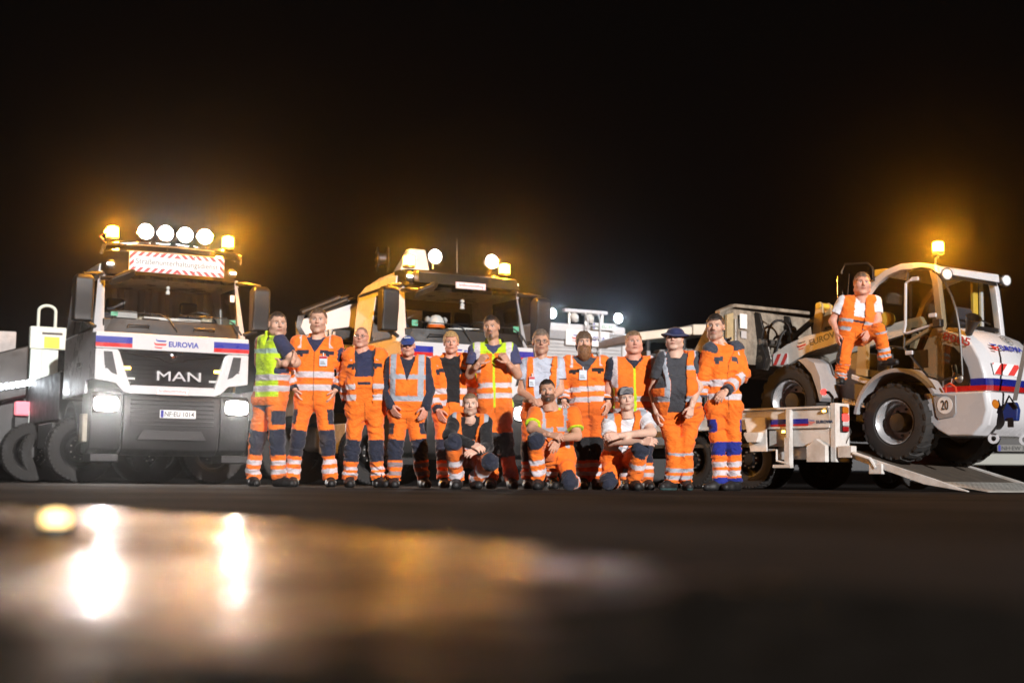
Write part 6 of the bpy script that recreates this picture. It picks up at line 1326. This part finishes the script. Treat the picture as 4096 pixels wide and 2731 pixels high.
people=[
 dict(label='man with crossed arms in yellow and orange safety vest beside the left truck',z='A',D=14.95,yaw=48,seed=1,tone=TONE,
  head=((328,100),(318,300)),hy=22,hp=-4,hd=-.10,sh=((178,345,.12),(352,330,-.16)),el=((352,525,-.08),(468,500,-.16)),wr=((452,478,-.28),(350,515,-.24)),
  hip=((215,800,.06),(305,800,-.04)),kn=((155,1120,.16),(318,1130,-.06)),an=((120,1440,.22),(335,1440,-.02)),feet=(25,60),g=1.22,bel=.12,lg=1.05,nk=.05,
  st=dict(hc=[.035,.024,.018],front=.068,thick=.008,stub=.22,smile=1,jaw=1.05,fat=.6),shirt=NT,slv=.62,outer='safety_vest',ocol=p1col,open=.0,vb=.78,collar=.03,hem=-.10,oinf=.022,
  tr=dict(top=NV,pocket=NV,bands=((.55,.68),(.80,.93))),hands=[dict(s='l',to=(470,430,-.20),pn=(-.3,1,0),curl=.5,side=-1),dict(s='r',to=(285,525,-.12),pn=(0,1,0),curl=.5,side=1)]),
 dict(label='tall man in closed orange jacket with badge and both hands in trouser pockets',z='A',D=15.1,yaw=0,seed=2,tone=TONE,
  head=((650,72),(646,268)),hy=3,hd=-.03,sh=((462,345),(805,345)),el=((432,560,.04),(868,585,.04)),wr=((462,715,-.05),(790,720,-.05)),hip=((545,790),(690,790)),kn=((478,1140,-.03),(725,1140,-.03)),an=((440,1425),(748,1430)),feet=(18,10),g=1.12,bel=.05,
  st=dict(hc=[.10,.06,.035],front=.066,thick=.009,stub=.2,fat=.3),shirt=NT,outer='jacket',ocol=jacket_col(),open=.0,vb=.80,vw=.09,collar=.028,hem=-.0,badge=(690,490,62,80,1),
  tr=dict(pocket=NV),hands=[dict(s='l',to=(500,800,-.08),pn=(1,0,0),curl=.3,side=1),dict(s='r',to=(750,800,-.08),pn=(-1,0,0),curl=.3,side=-1)]),
 dict(label='bald man with glasses in open orange jacket over navy shirt and bib trousers',z='B',D=15.0,yaw=6,seed=3,tone=REDF,
  head=((270,126),(263,302)),hy=-4,hp=4,hd=-.03,sh=((150,375),(455,375)),el=((140,600,.05),(470,600,.10)),wr=((150,770,.12),(445,760,.16)),hip=((230,830),(385,830)),kn=((190,1190,-.02),(400,1190,-.02)),an=((165,1430),(415,1430)),feet=(10,35),g=1.20,bel=.12,
  st=dict(hair=0,crop=[.20,.13,.09],brow=[.12,.08,.06],glasses=1,stub=.15,hc=[.2,.16,.13],fat=.9,jaw=1.1),shirt=NT,longsleeve=0,shirtcol=lambda X,C,tc,ni:bib(X,C,tc),outer='jacket',ocol=jacket_col(b1=(.36,.46),b2=(.16,.26)),open=.085,vb=.2,vw=.02,collar=.04,cang=2.0,hem=-.02,cr=.02,ainf=.028,
  tr=dict(bands=((.60,.72),(.82,.93)))),
 dict(label='man in blue baseball cap and glasses with orange vest over navy sleeves',z='B',D=14.92,yaw=0,seed=4,tone=REDF,
  head=((668,205),(672,378)),hy=2,hd=-.05,sh=((508,430),(832,430)),el=((492,650,.03),(848,665,.03)),wr=((520,800,-.12),(828,810,-.12)),hip=((600,870),(725,870)),kn=((560,1170,-.02),(770,1170,-.02)),an=((548,1430),(800,1440)),feet=(8,20),g=1.02,bel=.10,
  st=dict(hc=[.25,.24,.23],hair=0,glasses=1,cap=('base',[.018,.05,.24],[.016,.045,.22]),captext='EUROVIA',stub=.12,smile=.5,brow=[.2,.17,.15]),shirt=NV,longsleeve=1,outer='safety_vest',ocol=vest_col(h=((.24,.34),(.66,.75)),edge=NV),open=.0,vb=.62,vw=.075,hem=-.10,oinf=.026,
  tr=dict(pocket=NV,bands=((.48,.64),(.78,.92)),sil=[.32,.24,.24]),hands=[dict(s='l',to=(575,890,-.16),pn=(.6,.5,0),curl=.35,side=1),dict(s='r',to=(792,905,-.16),pn=(-.6,.5,0),curl=.35,side=-1)]),
 dict(label='blond man in open orange jacket over a black shirt behind the crouching hoodie man',z='C',D=15.25,yaw=4,seed=5,tone=REDF,
  head=((258,212),(262,388)),hy=4,hd=-.03,sh=((100,470),(400,440)),el=((85,690,.0),(440,640,.12)),wr=((150,855,-.10),(420,820,.12)),hip=((190,880),(310,880)),kn=((195,1180,-.0),(300,1180,-.0)),an=((205,1440),(315,1440)),feet=(0,0),g=1.0,
  st=dict(hc=[.42,.26,.11],front=.060,thick=.016,top=.006,side=.0,smile=.6,brow=[.3,.2,.1],jaw=.97),shirt=BK,longsleeve=0,outer='jacket',ocol=jacket_col(),open=.03,gap=(-.03,.11),vb=.2,vw=.07,collar=.03,cang=2.0,hem=-.02,ainf=.024,
  tr=dict(),hands=[dict(s='l',to=(185,935,-.14),pn=(.6,.5,0),curl=.4,side=1)]),
 dict(label='tallest man with goatee holding the edges of his orange and yellow vest',z='C',D=15.05,yaw=-2,seed=6,tone=TAN,
  head=((586,78),(606,266)),hy=-12,hp=5,hd=-.03,sh=((435,355),(790,355)),el=((415,560,-.02),(815,560,-.02)),wr=((488,470,-.22),(738,462,-.22)),hip=((560,810),(690,810)),kn=((590,1130),(715,1130)),an=((600,1440),(765,1440)),feet=(-5,12),g=1.0,hk=1.02,
  st=dict(hc=[.018,.013,.011],front=.068,thick=.012,top=.004,mo=.9,go=.95,stub=.12,brow=[.02,.014,.012]),shirt=[.05,.055,.13],outer='safety_vest',ocol=vest_col(sil=SI,vert=(.52,.74),v0=.58,h=((.30,.39),(.11,.20)),top=YE,side=YE,zip=YE),open=.0,vb=.90,collar=.035,hem=-.07,oinf=.022,
  tr=dict(base=[.80,.16,.012],patch=[.03,.03,.035],bands=()),hands=[dict(s='l',to=(540,400,-.24),pn=(.55,.8,.0),curl=1.35,side=-1),dict(s='r',to=(692,395,-.24),pn=(-.55,.8,.0),curl=1.35,side=1)]),
 dict(label='man with glasses and grey shirt under open orange vest, hands clasped low',z='D',D=15.15,yaw=3,seed=7,tone=TAN,
  head=((272,118),(276,328)),hy=2,hd=-.02,sh=((118,410),(452,405)),el=((105,650,.0),(440,640,.0)),wr=((225,742,-.20),(320,742,-.22)),hip=((185,860),(330,860)),kn=((170,1180),(350,1180)),an=((165,1440),(372,1440)),feet=(-5,10),g=1.0,tattoo=(112,540,-.04),
  st=dict(hc=[.16,.12,.09],front=.064,thick=.010,top=.006,glasses=1,stub=.2,jaw=.95),shirt=GT,slv=.60,outer='safety_vest',ocol=vest_col(vert=(.66,.92),h=((.22,.31),),edge=NV),open=.055,vb=.1,vw=.05,hem=-.02,oinf=.020,badge=(195,565,50,88,1),
  tr=dict(base=[.75,.14,.012]),hands=[dict(s='l',to=(285,748,-.24),pn=(.2,.6,-.4),curl=.6,side=1),dict(s='r',to=(262,750,-.26),pn=(-.2,.6,-.4),curl=.6,side=-1)]),
 dict(label='long-haired man with bushy beard in orange jacket with white card',z='D',D=15.2,yaw=0,seed=8,tone=TONE,
  head=((652,128),(655,322)),hy=1,hd=-.02,sh=((488,400),(848,400)),el=((478,640,.03),(868,640,.03)),wr=((476,735,-.02),(868,745,-.05)),hip=((620,800),(765,800)),kn=((632,1150),(770,1150)),an=((645,1440),(755,1440)),feet=(0,10),g=1.06,
  st=dict(hc=[.11,.065,.035],front=.028,thick=.014,side=-.02,back=-.09,long=1,beard=.085,bc=[.22,.10,.04]),shirt=[.05,.055,.07],outer='jacket',ocol=jacket_col(flap=BK),open=.0,vb=.78,vw=.11,collar=.03,cang=2.0,hem=-.0,badge=(645,507,66,86,0),slx=-.01,
  tr=dict(base=[.75,.14,.012],patch=BK),hands=[dict(s='r',to=(852,850,-.09),pn=(-.8,.4,0),curl=.45,side=-1),dict(s='l',to=(480,800,-.04),pn=(.8,.4,0),curl=.45,side=1)]),
 dict(label='broad smiling man with short fair hair in orange vest with yellow zip',z='E',D=15.12,yaw=0,seed=9,tone=REDF,
  head=((345,102),(350,305)),hy=3,hd=-.03,sh=((132,400),(560,385)),el=((128,620,.05),(560,640,.1)),wr=((150,800,.05),(545,830,.1)),hip=((260,880),(440,880)),kn=((270,1180),(455,1180)),an=((275,1440),(465,1440)),feet=(0,10),g=1.22,bel=.10,
  st=dict(hc=[.20,.12,.06],front=.064,thick=.009,smile=1.3,fat=1.2,jaw=1.12,brow=[.3,.17,.09]),shirt=NV,slv=.62,outer='safety_vest',ocol=vest_col(sil=SI,vert=(.60,.86),v0=.55,h=((.30,.39),(.08,.18)),top=None,side=YE,zip=YE),open=.0,vb=.90,collar=.035,hem=-.07,oinf=.022,
  tr=dict()),
 dict(label='heavy man in navy sun hat with orange vest over a grey shirt',z='F',D=14.9,yaw=-22,seed=10,tone=PALE_,
  head=((292,165),(285,350)),hy=-18,hp=3,hd=-.06,sh=((165,425,-.02),(478,420,.02)),el=((112,690,-.02),(478,650,-.12)),wr=((135,870,-.08),(425,815,-.27)),hip=((225,880),(430,880)),kn=((285,1180,-.03),(372,1180,-.03)),an=((262,1430),(380,1435)),feet=(-42,4),g=1.34,bel=.30,lg=1.05,sole=[.05,.10,.10],
  st=dict(hc=[.10,.06,.035],hair=1,front=.03,thick=.006,side=.0,back=-.06,fat=1.4,jaw=1.08,smile=.7,cap=('bucket',[.016,.022,.085],[.016,.022,.085])),shirt=DG,slv=.66,outer='safety_vest',ocol=vest_col(vert=(.62,.86),h=((.20,.30),(.78,.86))),open=.02,gap=(-.15,.02),vb=.1,vw=.06,hem=-.06,oinf=.024,badge=(277,550,60,84,1),
  tr=dict(patch=None,bands=((.05,.16),(.60,.73),(.85,.98)),sil=SB),hands=[dict(s='l',to=(140,925,-.10),pn=(.6,.6,0),curl=.8,side=1),dict(s='r',to=(412,875,-.28),pn=(-.6,.6,0),curl=1.1,side=-1)]),
 dict(label='slim dark-haired man at the right end in orange jacket with grey collar, hand in pocket',z='F',D=14.85,yaw=-28,seed=11,tone=TONE,
  head=((622,62),(618,272)),hy=-16,hp=2,hd=-.02,sh=((555,350,-.06),(815,340,.06)),el=((520,570,-.04),(850,560,.04)),wr=((500,735,.0),(712,685,-.16)),hip=((620,830),(765,830)),kn=((645,1150,-.02),(770,1150,-.02)),an=((655,1425),(790,1425)),feet=(-60,-48),g=1.0,
  st=dict(hc=[.022,.015,.012],front=.058,thick=.012,stub=.16,mo=.7,go=.5,brow=[.02,.014,.012],earring=1,jaw=.96),shirt=OR,outer='jacket',ocol=jacket_col(flap=[.05,.055,.075],cuff=[.05,.055,.075],yoke=[.05,.055,.075]),open=.0,vb=.72,vw=.12,collar=.045,cang=2.1,cr=.01,hem=-.06,ainf=.026,
  tr=dict(patch=BLU,p0=.88,p1=.24,bands=((.44,.60),(.70,.86)),cuff=BLU,pocket=BLU),hands=[dict(s='r',to=(670,730,-.18),pn=(0,.8,0),curl=.5,side=-1)]),
 dict(label='crouching man in black hoodie under orange vest with clasped hands',z='C',D=14.1,yaw=6,seed=12,tone=PALE_,bootup=0,
  head=((420,722),(418,904)),hy=4,hp=8,hd=-.10,sh=((262,945,-.02),(575,965,-.02)),el=((242,1065,-.22),(560,1160,-.18)),wr=((420,1140,-.42),(488,1195,-.40)),hip=((330,1270,.10),(455,1270,.10)),kn=((280,1125,-.38),(590,1285,-.34)),an=((305,1430,-.16),(460,1440,-.02)),feet=(0,15),g=1.0,nk=.05,
  st=dict(hc=[.20,.13,.075],front=.062,thick=.010,side=.04,stub=.24,mo=.25,go=.22),shirt=BK,longsleeve=1,outer='safety_vest',ocol=vest_col(h=((.34,.46),),vert=(.60,.86)),open=.03,vb=.1,vw=.06,hem=.02,oinf=.026,collar=.0,badge=(438,1085,54,66,1),
  tr=dict(base=[.70,.14,.012],p0=.55,p1=.35,bands=((.45,.60),(.78,.93))),hands=[dict(s='l',to=(490,1165,-.46),pn=(.0,.6,-.6),curl=.5,side=1),dict(s='r',to=(440,1205,-.45),pn=(0,.6,-.6),curl=.6,side=-1)]),
 dict(label='dark-bearded man kneeling in orange T-shirt with grey reflective braces',z='D',D=14.1,yaw=-4,seed=13,tone=TAN,
  head=((322,552),(338,752)),hy=-3,hp=3,hd=-.08,sh=((190,850),(590,850)),el=((195,985,-.20),(590,1045,-.10)),wr=((345,1035,-.40),(430,1070,-.38)),hip=((345,1225,.06),(480,1225,.06)),kn=((225,1085,-.42),(525,1445,-.12)),an=((250,1430,-.26),(560,1470,.32)),feet=(-4,None),g=1.12,ground=True,
  st=dict(hc=[.015,.011,.010],front=.066,thick=.009,side=.04,stub=.72,mo=.85,go=.85,gw=.028),shirt=OR,slv=.72,shirtcol=lambda X,C,tc,ni:brace(X,C,tc,ni),
  tr=dict(p0=.66,p1=.36,bands=((.46,.58),(.72,.86))),hands=[dict(s='l',to=(430,1048,-.44),pn=(0,.6,-.6),curl=.6,side=1),dict(s='r',to=(392,1150,-.44),pn=(0,.7,.2),curl=.25,side=-1)]),
 dict(label='kneeling man in grey-brimmed cap with orange vest over white T-shirt, arms folded on knee',z='E',D=14.1,yaw=4,seed=14,tone=PALE_,
  head=((268,612),(290,810)),hy=4,hp=2,hd=-.10,sh=((95,925,-.02),(470,870,.0)),el=((130,1085,-.22),(505,1005,-.16)),wr=((420,1095,-.44),(215,1035,-.40)),hip=((165,1275,.08),(310,1265,.08)),kn=((115,1455,-.10),(405,1165,-.40)),an=((160,1475,.34),(350,1440,-.24)),feet=(None,8),g=1.08,bel=.05,
  st=dict(hc=[.16,.11,.07],front=.04,thick=.006,side=.03,cap=('snap',[.03,.035,.06],[.36,.365,.38]),brimup=.95,stub=.12,fat=.5),shirt=WT,slv=.66,outer='safety_vest',ocol=vest_col(h=((.30,.42),),vert=(.52,.78)),open=.02,vb=.3,vw=.045,vs=.06,hem=-.05,oinf=.026,
  tr=dict(p0=.66,p1=.36,bands=((.42,.58),)),hands=[dict(s='l',to=(500,1088,-.48),pn=(0,.7,-.3),curl=.7,side=1),dict(s='r',to=(130,1045,-.44),pn=(0,.7,-.3),curl=.6,side=-1)]),
 dict(label='moustached man in orange bib trousers and white T-shirt stepping off the wheel loader',z='G',D=18.55,yaw=-6,seed=15,tone=REDF,ground=False,floor=1.2,
  head=((826,452),(820,662)),hy=-4,hp=4,hd=-.05,sh=((620,720),(970,720)),el=((545,905,.02),(970,900,-.06)),wr=((585,1020,-.08),(885,1005,-.18)),hip=((680,1055),(800,1055)),kn=((645,1290,-.05),(985,990,-.22)),an=((618,1455,.02),(1040,1270,-.15)),feet=(-10,40),g=1.25,bel=.14,lg=1.1,
  st=dict(hc=[.13,.085,.06],front=.064,thick=.010,stub=.0,beard=.0,mous=1,fat=1.,jaw=1.1,brow=[.15,.1,.08]),shirt=WT,slv=.66,outer='safety_vest',ocol=vest_col(vert=None,h=((.10,.20),(.33,.42)),sil=[.45,.47,.52]),open=.075,vb=.1,vw=-.01,hem=-.05,oinf=.022,shirtcol=lambda X,C,tc,ni:bib(X,C,tc,.52),
  tr=dict(patch=None,stripe=NV,bands=((.02,.13),(.66,.78),(.88,.98)),sil=[.45,.47,.52]),hands=[dict(s='l',to=(590,1090,-.10),pn=(.8,.3,0),curl=.3,side=1),dict(s='r',to=(855,1070,-.24),pn=(-.2,.8,0),curl=.25,side=-1)]),
]
def bib(X,C,tc,top=.60):
    u,v,fr=tc(X); m=fr&(v<top)&(np.abs(u)<.55); C[m]=OR; C[fr&(v>top-.16)&(v<top-.10)&(np.abs(u)<.30)]=NV; C[fr&(v>=top)&(np.abs(np.abs(u)-.42)<.09)]=NV; return C
def brace(X,C,tc,ni):
    u,v,fr=tc(X); i,t=ni; au=np.abs(u); T=(i<7)|((au<.80)&(v<.9)&(t<.5))
    C[T&(au>.34)&(au<.50)&(v>.10)]=SB; C[T&(v>.60)&(v<.71)&(au>.07)&(au<.5)]=SB; C[(i>=7)&(t>.93)]=YE; C[(v>1.10)&(au<.26)]=YE; return C
_beard=beard
def beard(st,cen,M,k,seed):
    if st.get('goatee'):
        hc=np.array(st['hc']); A=np.array
        def f(P):
            X=P.copy(); X[:,0]=np.abs(X[:,0])
            d=ell(P,A([0,-.078,-.098]),A([.020,.020,.026])); m,_=sd1(X,pr([.004,-.099,-.040],[.030,-.080,-.050],.0055,.004)); d=np.minimum(d,m)
            return d+vnoise(P*120+seed)*.002
        V,Q=surfnet(f,[-.06,-.13,-.15],[.06,-.04,-.02],.004,1.5,.005); return cen+(V*k)@M.T,Q,np.clip(hc*(1+.3*vnoise(V*90)[:,None]),0,1)
    return _beard(st,cen,M,k,seed)
for S_ in people:
    if S_['st'].get('mous'): S_['st'].update(mo=.55)
    person(S_)
# ------------------------------------------------------------------ night haze
HZ=bpy.data.materials.new('night_haze'); HZ.use_nodes=True; nt=HZ.node_tree; nt.nodes.clear()
o_=nt.nodes.new('ShaderNodeOutputMaterial'); pv_=nt.nodes.new('ShaderNodeVolumePrincipled')
pv_.inputs['Color'].default_value=(.93,.92,.92,1); pv_.inputs['Density'].default_value=.0006; pv_.inputs['Anisotropy'].default_value=.97
nt.links.new(pv_.outputs[0],o_.inputs['Volume'])
b=MB(); b.box(-30,30,-3,50,-1.0,4.25); hz=b.build('haze',HZ,smooth=False); hz['kind']='stuff'
